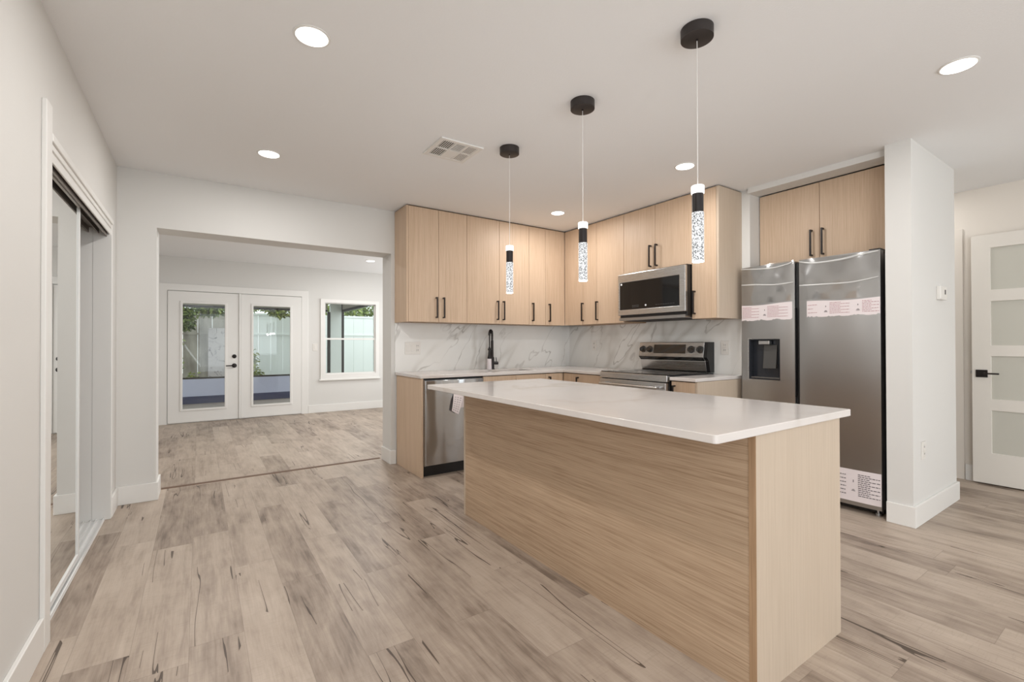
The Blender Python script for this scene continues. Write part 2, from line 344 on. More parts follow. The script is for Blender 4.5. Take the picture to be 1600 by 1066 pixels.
class MB:
    """collects shapes in world coordinates and links them as ONE mesh object"""
    def __init__(s): s.bm = bmesh.new(); s.mi = 0
    def box(s, x0, x1, y0, y1, z0, z1, bev=0, seg=2, mat=0):
        if x0 > x1: x0, x1 = x1, x0
        if y0 > y1: y0, y1 = y1, y0
        if z0 > z1: z0, z1 = z1, z0
        b = bmesh.new(); bmesh.ops.create_cube(b, size=1)
        bmesh.ops.scale(b, vec=(x1-x0, y1-y0, z1-z0), verts=b.verts)
        bmesh.ops.translate(b, vec=((x0+x1)/2, (y0+y1)/2, (z0+z1)/2), verts=b.verts)
        if bev: bmesh.ops.bevel(b, geom=b.edges[:], offset=bev, segments=seg, profile=.5, affect='EDGES')
        s._add(b); return s
    def _add(s, b, mtx=None):
        if mtx is not None: bmesh.ops.transform(b, matrix=mtx, verts=b.verts)
        for f_ in b.faces: f_.material_index = s.mi
        me = bpy.data.meshes.new('tmp'); b.to_mesh(me); b.free(); s.bm.from_mesh(me); bpy.data.meshes.remove(me)
    def vox(s, xs, ys, zs, fn, bev=0):
        """solid of grid cells, outer skin only; fn(i,j,k) tells which cells are full"""
        b = bmesh.new(); V = {}
        def v(i, j, k):
            if (i, j, k) not in V: V[(i, j, k)] = b.verts.new((xs[i], ys[j], zs[k]))
            return V[(i, j, k)]
        nx, ny, nz = len(xs)-1, len(ys)-1, len(zs)-1
        full = lambda i, j, k: 0 <= i < nx and 0 <= j < ny and 0 <= k < nz and fn(i, j, k)
        for i in range(nx):
            for j in range(ny):
                for k in range(nz):
                    if not fn(i, j, k): continue
                    if not full(i-1, j, k): b.faces.new((v(i,j,k), v(i,j,k+1), v(i,j+1,k+1), v(i,j+1,k)))
                    if not full(i+1, j, k): b.faces.new((v(i+1,j,k), v(i+1,j+1,k), v(i+1,j+1,k+1), v(i+1,j,k+1)))
                    if not full(i, j-1, k): b.faces.new((v(i,j,k), v(i+1,j,k), v(i+1,j,k+1), v(i,j,k+1)))
                    if not full(i, j+1, k): b.faces.new((v(i,j+1,k), v(i,j+1,k+1), v(i+1,j+1,k+1), v(i+1,j+1,k)))
                    if not full(i, j, k-1): b.faces.new((v(i,j,k), v(i,j+1,k), v(i+1,j+1,k), v(i+1,j,k)))
                    if not full(i, j, k+1): b.faces.new((v(i,j,k+1), v(i+1,j,k+1), v(i+1,j+1,k+1), v(i,j+1,k+1)))
        if bev:
            bmesh.ops.dissolve_limit(b, angle_limit=.01, verts=b.verts, edges=b.edges)
            bmesh.ops.bevel(b, geom=[e for e in b.edges if len(e.link_faces) == 2 and e.calc_face_angle() > .5], offset=bev, segments=2, profile=.5, affect='EDGES')
        s._add(b); return s
    def cyl(s, p0, p1, r, seg=24, r2=None):
        p0, p1 = Vector(p0), Vector(p1); d = p1-p0
        b = bmesh.new(); bmesh.ops.create_cone(b, cap_ends=True, cap_tris=False, segments=seg, radius1=r, radius2=r if r2 is None else r2, depth=d.length)
        q = Vector((0, 0, 1)).rotation_difference(d.normalized()).to_matrix().to_4x4()
        s._add(b, Matrix.Translation((p0+p1)/2) @ q); return s
    def lathe(s, c, prof, seg=32, axis='z'):
        """prof: list of (radius, height) along the axis from point c"""
        b = bmesh.new(); rings = []
        for r, h in prof:
            ring = []
            for i in range(seg):
                a = 2*math.pi*i/seg
                ring.append(b.verts.new((r*math.cos(a), r*math.sin(a), h)))
            rings.append(ring)
        for a, c2 in zip(rings, rings[1:]):
            for i in range(seg): b.faces.new((a[i], a[(i+1) % seg], c2[(i+1) % seg], c2[i]))
        b.faces.new(rings[0][::-1]); b.faces.new(rings[-1])
        q = Matrix.Identity(4)
        if axis != 'z':
            tgt = {'x': Vector((1, 0, 0)), '-x': Vector((-1, 0, 0)), 'y': Vector((0, 1, 0)), '-y': Vector((0, -1, 0)), '-z': Vector((0, 0, -1))}[axis]
            q = Vector((0, 0, 1)).rotation_difference(tgt).to_matrix().to_4x4() if axis != '-z' else Matrix.Rotation(math.pi, 4, 'X')
        s._add(b, Matrix.Translation(Vector(c)) @ q); return s
    def tube(s, pts, r, seg=12):
        pts = [Vector(p) for p in pts]; b = bmesh.new(); rings = []; prev = None
        for i, p in enumerate(pts):
            t = (pts[min(i+1, len(pts)-1)] - pts[max(i-1, 0)]).normalized()
            if prev is None: prev = t.orthogonal().normalized()
            u = (prev - t*prev.dot(t)).normalized(); prev = u; w = t.cross(u)
            rr = r[i] if isinstance(r, (list, tuple)) else r
            rings.append([b.verts.new(p + (u*math.cos(2*math.pi*k/seg) + w*math.sin(2*math.pi*k/seg))*rr) for k in range(seg)])
        for a, c in zip(rings, rings[1:]):
            for k in range(seg): b.faces.new((a[k], a[(k+1) % seg], c[(k+1) % seg], c[k]))
        b.faces.new(rings[0][::-1]); b.faces.new(rings[-1]); s._add(b); return s
    def prism(s, poly, axis, a0, a1, bev=0, bedges=None):
        """poly: 2-D outline extruded along axis from a0 to a1; order of the 2-D axes: x->(y,z), y->(x,z), z->(x,y)"""
        b = bmesh.new()
        def P(u, v, a): return {'x': (a, u, v), 'y': (u, a, v), 'z': (u, v, a)}[axis]
        A = [b.verts.new(P(u, v, a0)) for u, v in poly]; B = [b.verts.new(P(u, v, a1)) for u, v in poly]
        b.faces.new(A); b.faces.new(B)
        for i in range(len(poly)):
            j = (i+1) % len(poly); b.faces.new((A[i], A[j], B[j], B[i]))
        bmesh.ops.recalc_face_normals(b, faces=b.faces)
        if bev: bmesh.ops.bevel(b, geom=[e for e in b.edges if e.calc_face_angle() > .5], offset=bev, segments=2, profile=.5, affect='EDGES')
        s._add(b); return s
    def grid(s, fn, nu, nv):
        b = bmesh.new(); G = [[b.verts.new(fn(i/nu, j/nv)) for j in range(nv+1)] for i in range(nu+1)]
        for i in range(nu):
            for j in range(nv): b.faces.new((G[i][j], G[i+1][j], G[i+1][j+1], G[i][j+1]))
        s._add(b); return s
    def xform(s, m): bmesh.ops.transform(s.bm, matrix=m, verts=s.bm.verts); return s

WPOS = {}
def build(name, mb, mat, parent=None, origin=None, smooth=False):
    me = bpy.data.meshes.new(name)
    o = bpy.data.objects.new(name, me); COL.objects.link(o)
    if parent is not None:
        base = WPOS[parent.name]; o.parent = parent; w = base
    else:
        if origin is None:
            zs = [v.co for v in mb.bm.verts]
            origin = Vector(((min(c.x for c in zs)+max(c.x for c in zs))/2, (min(c.y for c in zs)+max(c.y for c in zs))/2, min(c.z for c in zs)))
        w = Vector(origin); o.location = w
    WPOS[o.name] = w
    bmesh.ops.translate(mb.bm, vec=-w, verts=mb.bm.verts)
    bmesh.ops.recalc_face_normals(mb.bm, faces=mb.bm.faces)
    mb.bm.to_mesh(me); mb.bm.free()
    for mm in (mat if isinstance(mat, list) else [mat]): me.materials.append(mm)
    if smooth:
        me.polygons.foreach_set('use_smooth', [True]*len(me.polygons))
        try: me.set_sharp_from_angle(angle=math.radians(40))
        except Exception: pass
    return o
def sub(name, mb, mat, parent, label=None, smooth=False):
    o = build(name, mb, mat, parent, smooth=smooth)
    if label: o['label'] = label
    return o
def thing(name, label, cat, loc, group=None):
    o = bpy.data.objects.new(name, None); COL.objects.link(o); o.location = loc; o.empty_display_size = .1
    o['label'] = label; o['category'] = cat
    if group: o['group'] = group
    WPOS[o.name] = Vector(loc); return o
def tag(o, label, cat, group=None):
    o['label'] = label; o['category'] = cat
    if group: o['group'] = group
    return o
def struct(name, mb, mat, label, cat, parent=None, smooth=False):
    o = build(name, mb, mat, parent, smooth=smooth)
    if parent is None: o['kind'] = 'structure'; o['label'] = label; o['category'] = cat
    return o
def sthing(name, label, cat, loc):
    o = thing(name, label, cat, loc); o['kind'] = 'structure'; return o

# ================================================================== SETTING
struct('floor', MB().box(-1.9, XH+.3, YS-.2, YF, -.12, 0), MT['floor'], 'weathered grey-brown oak plank floor through all rooms', 'floor')
struct('ceiling', MB().box(-1.9, XH+.3, YS-.2, YF+.1, H, H+.12), MT['ceil'], 'white lightly textured ceiling over the kitchen and back room', 'ceiling')

# north wall with the wide opening
struct('wall_north', MB().vox([-1.9, OX0, OX1, XE+.7], [YN, YB], [0, OZ, H], lambda i, j, k: not (i == 1 and k == 0)), MT['wall'],
       'white wall with a wide opening to the back room', 'wall')
# west wall with the closet opening y 2.50 .. 4.02, z up to 1.95
CY0, CY1, CZ = 2.46, 4.045, 1.955
struct('wall_west', MB().vox([XW-.11, XW], [YS, -3.25, -.75, CY0, CY1, YN], [0, .25, CZ, 2.25, H], lambda i, j, k: not (j == 3 and k <= 1) and not (j == 1 and k in (1, 2))), MT['wall'],  # second opening added for the unseen west fill light
       'white side wall around the mirrored closet at the left', 'wall')
struct('wall_closet', MB().vox([-1.30, -1.22, XW-.11], [CY0-.25, CY0-.17, CY1+.09, CY1+.17], [0, H], lambda i, j, k: not (i == 1 and j == 1)), MT['wall'],
       'white inside walls of the closet behind the mirror doors', 'wall')
# east wall behind the range; block between kitchen and hall
struct('wall_east', MB().box(XE, XH-.74, 2.065, YN, 0, H), MT['wall'], 'white wall carrying the backsplash behind the range', 'wall')
# header band over the fridge cabinet
struct('trim_header', MB().box(XE-.03, 3.93, 1.118, 2.066, 2.398, H), MT['wall'], 'thin white header band above the cabinet over the fridge', 'trim')
# column / wall end beside the fridge, with the back of the alcove
COLX, COLY0, COLY1 = 3.694, .984, 1.118
struct('wall_southeast', MB().vox([COLX, 4.53, 4.631], [COLY0, COLY1, 2.066], [0, H], lambda i, j, k: not (i == 0 and j == 1)), MT['wall'],
       'white wall end standing right of the fridge', 'wall')
# hall
struct('wall_hall', MB().vox([XH, XH+.12], [YS, 1.9, 2.4], [0, H], lambda i, j, k: True), MT['hall'], 'warm white hall wall behind the glazed door', 'wall')
struct('wall_hall_end', MB().box(4.631, XH, 2.1, 2.2, 0, H), MT['hall'], 'warm white end wall of the hall', 'wall')
# south wall with an added big window opening, unseen
struct('wall_south', MB().vox([-.6, 0.0, 4.6, XH+.12], [YS-.15, YS], [0, .15, 2.3, H], lambda i, j, k: not (i == 1 and k == 1)), MT['wall'],
       'white wall with an added unseen window behind the viewer', 'wall')
# back room walls
FDX0, FDX1, FDZ = -.40, 1.42, 1.955
WX0, WX1, WZ0, WZ1 = 1.768, 2.645, .635, 1.875
struct('wall_far_north', MB().vox([-1.9, FDX0, FDX1, WX0, WX1, 4.3], [YF, YF+.12], [0, WZ0, WZ1, FDZ, H],
       lambda i, j, k: not ((i == 1 and k <= 2) or (i == 3 and k == 1))), MT['wall'], 'white back wall with french doors and a window', 'wall')
struct('wall_far_west', MB().box(-1.9, -1.78, YB, YF, 0, H), MT['wall'], 'white left wall of the back room', 'wall')
struct('wall_far_east', MB().vox([4.18, 4.3], [YB, 4.95, 7.85, YF], [0, .3, 2.2, H], lambda i, j, k: not (j == 1 and k == 1)), MT['wall'], 'white right wall of the back room', 'wall')  # opening added for the unseen back room fill light
# threshold strip
struct('trim_threshold', MB().prism([(YB+.03, 0), (YB+.034, .006), (YB+.064, .006), (YB+.068, 0)], 'x', OX0+.016, OX1-.016), MT['strip'],
       'thin dark brown threshold strip across the opening', 'trim')

# baseboards
def bb(mb, x0, x1, y0, y1, h=.131): mb.box(x0, x1, y0, y1, 0, h, .003)
b = .015
m = MB(); bb(m, XW, OX0+b, YN-b, YN); bb(m, OX0, OX0+b, YN, YB); struct('baseboard_north_left', m, MT['trim'], 'white baseboard around the left side of the opening', 'baseboard')
m = MB(); bb(m, OX1-b, 1.576, YN-b, YN); bb(m, OX1-b, OX1, YN, YB); struct('baseboard_north_right', m, MT['trim'], 'white baseboard around the right side of the opening', 'baseboard')
m = MB(); bb(m, XW, XW+b, YS, 2.42); struct('baseboard_west_near', m, MT['trim'], 'white baseboard on the near left wall', 'baseboard')
m = MB(); bb(m, XW, XW+b, 4.052, YN-b); struct('baseboard_west_corner', m, MT['trim'], 'short white baseboard between closet and corner', 'baseboard')
m = MB(); bb(m, COLX-b, COLX, COLY0-b, COLY1); bb(m, COLX, 4.631, COLY0-b, COLY0); bb(m, 4.631, 4.631+b, COLY0-b, 2.1)
struct('baseboard_southeast', m, MT['trim'], 'tall white baseboard around the wall end beside the fridge', 'baseboard')
m = MB(); bb(m, XH-b, XH, YS, .20); bb(m, XH-b, XH, .98, 1.083); struct('baseboard_hall', m, MT['trim'], 'white baseboard on the hall wall beside the door casing', 'baseboard')
m = MB(); bb(m, 1.512, 4.18, YF-b, YF); struct('baseboard_far_north', m, MT['trim'], 'white baseboard under the back room window', 'baseboard')
m = MB(); bb(m, -1.78, -.485, YF-b, YF); struct('baseboard_far_left', m, MT['trim'], 'white baseboard left of the french doors', 'baseboard')

# ------------------------------------------------------------------ closet
m = MB().box(XW, XW+.016, 2.42, 2.50, 0, 2.085, .003); struct('trim_closet_left', m, MT['trim'], 'tall white casing at the near side of the mirrored closet', 'trim')
m = MB(); m.box(XW, XW+.018, 2.50, 4.045, 1.95, 1.983, .004); m.box(XW, XW+.010, 2.50, 4.045, 1.925, 1.95, .003)
m.box(XW-.004, XW+.004, 2.50, 4.03, 1.885, 1.926, .002); m.box(XW-.115, XW-.0, 2.50, 4.03, 1.925, 1.955)
struct('trim_closet_head', m, MT['trim'], 'white stepped head casing above the sliding mirror doors', 'trim')
m = MB(); m.box(XW-.085, XW+.012, 4.022, 4.05, 0, 1.955, .003); m.box(XW-.170, XW-.085, 4.0235, 4.05, 0, 1.955)
struct('trim_closet_right', m, MT['trim'], 'white jamb board closing the far end of the closet', 'trim')
m = MB().box(XW-.13, XW+.0, 2.455, 2.499, 0, 1.955); struct('trim_closet_near_jamb', m, MT['trim'], 'white jamb at the near end of the closet', 'trim')
tr = thing('sliding_door_track', 'white metal floor track with parallel rails under mirror doors', 'track', (-.56, 3.26, 0))
m = MB(); m.box(-.66, -.512, 2.502, 4.02, 0, .004)
for x in (-.516, -.552, -.578, -.612, -.645): m.box(x-.004, x+.003, 2.502, 4.02, .004, .016)
sub('rails', m, MT['alu'], tr)
m = MB()
for x0, x1 in ((-.60, -.594), (-.55, -.545), (-.512, -.506)): m.box(x0, x1, 2.502, 4.02, 1.868 if x0 > -.52 else 1.885, 1.924)
m.box(-.66, -.506, 2.502, 4.02, 1.918, 1.9245)
sub('head_channel', m, MT['duskbrown'], tr, 'dull metal head channel')
def mirror_door(name, y0, y1, xf, label):
    t = sthing(name, label, 'door', (xf-.012, (y0+y1)/2, .017))
    z0, z1, fw = .017, 1.905, .022
    sub('frame', MB().vox([xf-.024, xf], [y0, y0+fw, y1-fw, y1], [z0, z0+.03, z1-.022, z1], lambda i, j, k: not (j == 1 and k == 1), .002), MT['alu'], t)
    sub('mirror_panel', MB().box(xf-.016, xf-.006, y0+fw-.002, y1-fw+.002, z0+.028, z1-.02), MT['mirror'], t)
mirror_door('door_4', 2.505, 3.325, -.526, 'front sliding mirror door in a white frame at the near end of closet')
mirror_door('door_5', 2.506, 3.27, -.588, 'rear sliding mirror door hidden behind the front mirror')

# ------------------------------------------------------------------ french doors
def french_door(name, x0, x1, g0, g1, label, handle):
    y0, y1 = YF-.028, YF+.017; z0, z1 = .012, 1.936; gz0, gz1 = .205, 1.765
    t = sthing(name, label, 'door', ((x0+x1)/2, YF, z0))
    sub('leaf', MB().vox([x0, g0, g1, x1], [y0, y1], [z0, gz0, gz1, z1], lambda i, j, k: not (i == 1 and k == 1), .003), MT['trim'], t)
    fr = MB(); w = .028
    fr.vox([g0-w, g0+.004, g1-.004, g1+w], [y0-.010, y0+.002], [gz0-w, gz0+.004, gz1-.004, gz1+w], lambda i, j, k: not (i == 1 and k == 1), .004)
    sub('lite_moulding', fr, MT['trim'], t)
    sub('glass', MB().box(g0, g1, YF-.008, YF-.002, gz0, gz1), MT['glass'], t)
    if handle:
        hx = .447
        sub('deadbolt', MB().lathe((hx, y0, .972), [(.030, 0), (.030, .006), (.022, .012), (.020, .022), (.0, .024)], 24, '-y'), MT['black'], t, 'round black deadbolt')
        hd = sub('handle_rose', MB().lathe((hx, y0, .830), [(.033, 0), (.033, .008), (.018, .014), (.012, .05)], 24, '-y'), MT['black'], t, 'round black lever rose')
        sub('lever', MB().tube([(hx, y0-.048, .830), (hx-.03, y0-.05, .830), (hx-.112, y0-.05, .829)], [.011, .009, .008], 12), MT['black'], hd, 'black lever')
french_door('door_1', -.378, .505, -.205, .325, 'left white french door with full glass pane, black lever and deadbolt', True)
french_door('door_2', .538, 1.400, .700, 1.232, 'right white french door with full glass pane, without handle', False)
m = MB(); m.box(.507, .536, YF-.04, YF+.02, .01, 1.94, .003); struct('trim_astragal', m, MT['trim'], 'white upright strip between the two french doors', 'trim')
m = MB(); m.vox([-.480, -.384, 1.404, 1.508], [YF-.02, YF], [0, 1.945, 2.042], lambda i, j, k: not (i == 1 and k == 0), .003)
struct('trim_french_doors', m, MT['trim'], 'wide white casing around the french doors', 'trim')
m = MB(); m.vox([-.40, -.382, 1.403, 1.42], [YF, YF+.12], [0, 1.942, 1.955], lambda i, j, k: not (i == 1 and k == 0)); m.box(-.382, 1.403, YF-.005, YF+.12, -.005, .010)
struct('trim_french_jamb', m, MT['trim'], 'white jamb and sill inside the french door casing', 'trim')
# window
win = sthing('window_1', 'white single hung window with two panes right of the french doors', 'window', ((WX0+WX1)/2, YF, WZ0))
sub('casing', MB().vox([1.700, 1.772, 2.641, 2.702], [YF-.02, YF], [.555, .64, 1.868, 1.930], lambda i, j, k: not (i == 1 and k == 1), .003), MT['trim'], win)
sub('sill', MB().box(1.676, 2.722, YF-.04, YF-.001, .535, .560, .004), MT['trim'], win)
sub('upper_sash', MB().vox([1.768, 1.789, 2.624, 2.645], [YF+.03, YF+.055], [1.235, 1.262, 1.855, 1.875], lambda i, j, k: not (i == 1 and k == 1), .002), MT['trim'], win)
sub('lower_sash', MB().vox([1.768, 1.792, 2.621, 2.645], [YF+.004, YF+.028], [.636, .662, 1.233, 1.262], lambda i, j, k: not (i == 1 and k == 1), .002), MT['trim'], win)
sub('upper_glass', MB().box(1.789, 2.624, YF+.040, YF+.044, 1.262, 1.855), MT['glass'], win)
sub('lower_glass', MB().box(1.792, 2.621, YF+.014, YF+.018, .662, 1.233), MT['glass'], win)
# hall door, standing open in front of the hall wall
hd = sthing('door_3', 'white hall door with stacked frosted panes and black lever, standing open', 'door', (5.285, .65, .01))
dy1, dy0, gy1, gy0 = 1.027, .267, .914, .380
zz = [.012, .262, .606, .699, 1.045, 1.133, 1.490, 1.584, 1.924, 2.035]
sub('leaf', MB().vox([5.300, 5.337], [dy0, gy0, gy1, dy1], zz, lambda i, j, k: not (j == 1 and k in (1, 3, 5, 7)), .002), MT['hall_door'], hd)
for k in (1, 3, 5, 7):
    sub('frosted_pane', MB().box(5.312, 5.325, gy0-.004, gy1+.004, zz[k]-.004, zz[k+1]+.004), MT['frost'], hd)
pl = sub('lock_plate', MB().box(5.291, 5.300, .934, 1.003, .873, .934, .0015), MT['black'], hd, 'square black lock plate')
sub('lever', MB().tube([(5.292, .95, .906), (5.255, .95, .906), (5.25, .94, .906), (5.25, .862, .906)], .0065, 10), MT['black'], pl, 'slim black lever')
sub('latch', MB().box(5.306, 5.322, 1.026, 1.036, .90, .925), MT['steel'], hd)
# hinge side post so that the open leaf hangs from something
m = MB(); m.box(5.300, XH, .235, .266, 0, 2.05, .002); struct('trim_hall_jamb', m, MT['trim'], 'white hinge jamb of the open hall door', 'trim')
m = MB(); m.box(XH-.013, XH, 1.088, 1.165, 0, 2.122, .003); struct('trim_hall_casing', m, MT['hall'], 'upright white casing on the hall wall beside the door', 'trim')

# ================================================================== KITCHEN
oak = MT['oak']
def handle_v(mbase, face, at, z0, z1, door):
    """vertical bar handle; mbase 'n' = door faces south (y), 'e' = door faces west (x)"""
    q = .0062; m = MB()
    if mbase == 'n':
        m.box(at-q, at+q, face-.035, face-.025, z0, z1, .001)
        for z in (z0+.006, z1-.006): m.box(at-q, at+q, face-.028, face, z-.006, z+.006, .001)
    else:
        m.box(face-.035, face-.025, at-q, at+q, z0, z1, .001)
        for z in (z0+.006, z1-.006): m.box(face-.028, face, at-q, at+q, z-.006, z+.006, .001)
    sub('handle', m, MT['black'], door)
def door_panel(side, face, a0, a1, z0, z1, root, hat=None, hz=None, mat=None, name='door'):
    g = .0016
    if side == 'n': m = MB().box(a0+g, a1-g, face, face+.018, z0, z1, .0012)
    else: m = MB().box(face, face+.018, a0+g, a1-g, z0, z1, .0012)
    d = sub(name, m, mat or oak, root)
    if hat is not None: handle_v(side, face, hat, hz[0], hz[1], d)
    return d
ZB, ZT = 1.364, 2.428
UF, UE = 4.026, 3.459                      # faces of the north and east wall cabinets
hz = (1.400, 1.598)
G1 = 'oak wall cabinets'
def wall_cab(side, a0, a1, z0, doors, label, hzz=hz, back=None, extra=None, top=ZT, face=None, d1=None):
    if side == 'n':
        f = UF if face is None else face; t = thing('wall_cabinet', label, 'cabinet', ((a0+a1)/2, (f+YN)/2, z0), G1)
        m = MB().box(a0+.001, a1-.001, f+.021, YN-.001, z0, top-.003)
    else:
        f = UE if face is None else face; bk = XE if back is None else back
        t = thing('wall_cabinet', label, 'cabinet', ((f+bk)/2, (a0+a1)/2, z0), G1)
        m = MB().box(f+.021, bk-.001, a0+.001, a1-.001, z0, top-.003)
    sub('body', m, MT['edge'], t)
    for d in doors: door_panel(side, f, d[0], d[1], z0-.002, top, t, d[2], hzz)
    return t
t = wall_cab('n', 1.585, 2.193, ZB, [(1.585, 1.888, 1.860), (1.888, 2.193, 1.934)], 'leftmost tall oak wall cabinet, two doors, over the dishwasher')
sub('end_panel', MB().box(1.565, 1.5845, UF-.0, YN-.001, ZB-.004, ZT+.002, .001), oak, t)
wall_cab('n', 2.193, 2.955, ZB, [(2.193, 2.573, 2.545), (2.573, 2.955, 2.618)], 'wide oak wall cabinet with two doors directly over the faucet')
wall_cab('n', 2.955, 3.459, ZB, [(2.955, 3.18, 2.996), (3.18, 3.459, 3.226)], 'narrow two-door oak wall cabinet left of the inner corner')
t = wall_cab('e', 3.515, 4.004, ZB, [(3.515, 3.735, 3.716), (3.735, 4.024, None)], 'corner oak wall cabinet right of the inner corner, one visible handle')
wall_cab('e', 3.138, 3.515, ZB, [(3.138, 3.515, 3.497)], 'single-door oak wall cabinet left of the microwave')
wall_cab('e', 2.380, 3.138, 1.83, [(2.380, 2.759, 2.737), (2.759, 3.138, 2.806)], 'short two-door oak wall cabinet above the microwave', (1.862, 2.062))
t = wall_cab('e', 2.155, 2.380, ZB, [(2.155, 2.380, 2.350)], 'narrow single-door oak wall cabinet at the right end, beside fridge')
sub('end_panel', MB().box(UE-.0, XE-.001, 2.134, 2.1545, ZB-.004, ZT+.002, .001), MT['oak_end'], t)
# filler over the runs, shadow of the gap put into its dark colour
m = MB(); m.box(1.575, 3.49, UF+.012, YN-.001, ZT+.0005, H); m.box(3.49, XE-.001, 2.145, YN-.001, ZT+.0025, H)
struct('trim_shadow_gap', m, MT['carcass'], 'thin strip painted as the shadow gap between wall cabinets and ceiling', 'trim')
# cabinet over the fridge
FCX = 3.945
t = thing('wall_cabinet', 'deep two-door oak cabinet recessed above the steel fridge', 'cabinet', (4.2, 1.59, 1.80), G1)
sub('body', MB().box(FCX+.021, 4.529, 1.124, 2.060, 1.80, 2.390), MT['edge'], t)
door_panel('e', FCX, 1.124, 1.603, 1.798, 2.394, t, 1.577, (1.830, 2.034))
door_panel('e', FCX, 1.603, 2.060, 1.798, 2.394, t, 1.656, (1.830, 2.034))

# backsplash slabs
m = MB().box(1.566, XE-.012, YN-.012, YN, TOP, ZB-.001); tag(build('backsplash_slab', m, MT['splash']), 'white marble backsplash with grey veins behind the faucet', 'backsplash')
m = MB().box(XE-.012, XE, 2.135, YN-.012, TOP, ZB-.001); m.box(XE-.012, XE, 2.38, 3.138, ZB-.001, 1.42)
tag(build('backsplash_slab', m, MT['splash']), 'white marble backsplash with grey veins behind the range', 'backsplash')

# worktops
SX0, SX1, SY0, SY1 = 2.262, 2.905, 3.83, 4.15
xs = [1.566, SX0, SX1, 3.150, XE-.012]; ys = [3.145, 3.700, SY0, SY1, YN-.012]
def fn(i, j, k):
    if j == 0: return i == 3
    return not (i == 1 and j == 2)
m = MB().vox(xs, ys, [UND, TOP], fn, .003)
tag(build('worktop', m, MT['quartz']), 'L-shaped white quartz worktop around the sink and corner', 'worktop')
m = MB().box(3.150, XE-.012, 2.137, 2.378, UND, TOP, .003)
tag(build('worktop', m, MT['quartz']), 'short white quartz worktop between range and fridge', 'worktop')
# sink
m = MB(); w = .006
m.vox([SX0-.02, SX0+w, SX1-w, SX1+.02], [SY0-.02, SY0+w, SY1-w, SY1+.02], [.64, .648, UND-.001], lambda i, j, k: k == 0 or not (i == 1 and j == 1), .002)
t = thing('sink', 'undermount steel sink basin set in the worktop below the faucet', 'sink', ((SX0+SX1)/2, (SY0+SY1)/2, .64))
sub('basin', m, MT['sinksteel'], t); sub('drain', MB().lathe(((SX0+SX1)/2, 4.0, .648), [(.045, 0), (.045, .003), (.03, .004)], 24), MT['steel'], t)

# faucet: black spring neck
fx, fy = 2.606, 4.225; Z0 = TOP
ft = thing('faucet', 'matt black spring-neck kitchen faucet on the worktop behind the sink', 'faucet', (fx, fy, Z0))
sub('base', MB().lathe((fx, fy, Z0), [(.027, 0), (.027, .006), (.023, .01), (.023, .12), (.015, .135), (.0145, .30), (.012, .31)], 24), MT['black'], ft, smooth=True)
arc = []; R_ = .035; cy = fy-.0
dirv = Vector((-.75, -.66, 0)).normalized()
pts = [Vector((fx, fy, Z0+.29+.01*i)) for i in range(8)]
top0 = pts[-1]
for i in range(1, 17):
    a = math.pi*i/16; pts.append(top0 + dirv*(R_*1.35*(1-math.cos(a))) + Vector((0, 0, R_*1.5*math.sin(a))))
end = pts[-1]
hose = pts + [end - Vector((0, 0, .02*i)) for i in range(1, 8)]
sub('hose', MB().tube(hose, .0065, 10), MT['black'], ft, smooth=True)
sp = MB(); total = pts[2:]; L = [0]
for a, c in zip(total, total[1:]): L.append(L[-1]+(c-a).length)
coil = []; turns = 16; N = turns*10
for k in range(N+1):
    s_ = L[-1]*k/N; i = max(j for j in range(len(L)) if L[j] <= s_+1e-9); i = min(i, len(L)-2)
    f = (s_-L[i])/(L[i+1]-L[i]); p = total[i].lerp(total[i+1], f); tg = (total[i+1]-total[i]).normalized()
    sd = tg.cross(dirv).normalized() if abs(tg.dot(dirv)) < .99 else Vector((0, 0, 1)).cross(dirv).normalized()
    sd = Vector((0, 0, 1)).cross(dirv).normalized(); u = tg.cross(sd).normalized(); an = 2*math.pi*turns*k/N
    coil.append(p + (sd*math.cos(an)+u*math.sin(an))*.0125)
sub('spring', sp.tube(coil, .0028, 6), MT['black'], ft, smooth=True)
hx_, hy_ = hose[-1].x, hose[-1].y
sub('spray_head', MB().lathe((hx_, hy_, Z0+.115), [(.022, 0), (.022, .01), (.016, .04), (.0125, .085), (.012, .11), (.008, .125)], 20), MT['black'], ft, smooth=True)
m = MB().tube([(fx, fy, Z0+.212), Vector((fx, fy, Z0+.212)).lerp(Vector((hx_, hy_, Z0+.212)), .8)], .006, 8)
m.lathe((hx_, hy_, Z0+.204), [(.018, 0), (.018, .018)], 16); sub('spray_holder', m, MT['black'], ft)
sub('sleeve', MB().lathe((hx_-.004, hy_, Z0+.002), [(.026, 0), (.025, .06), (.024, .112)], 20), MT['paper'], ft, 'pinkish white paper sleeve under the spray head', smooth=True)
m = MB().cyl((fx+.02, fy, Z0+.065), (fx+.066, fy-.01, Z0+.065), .017, 20); m.cyl((fx+.052, fy-.005, Z0+.075), (fx+.044, fy-.008, Z0+.125), .004, 10)
sub('lever', m, MT['black'], ft)

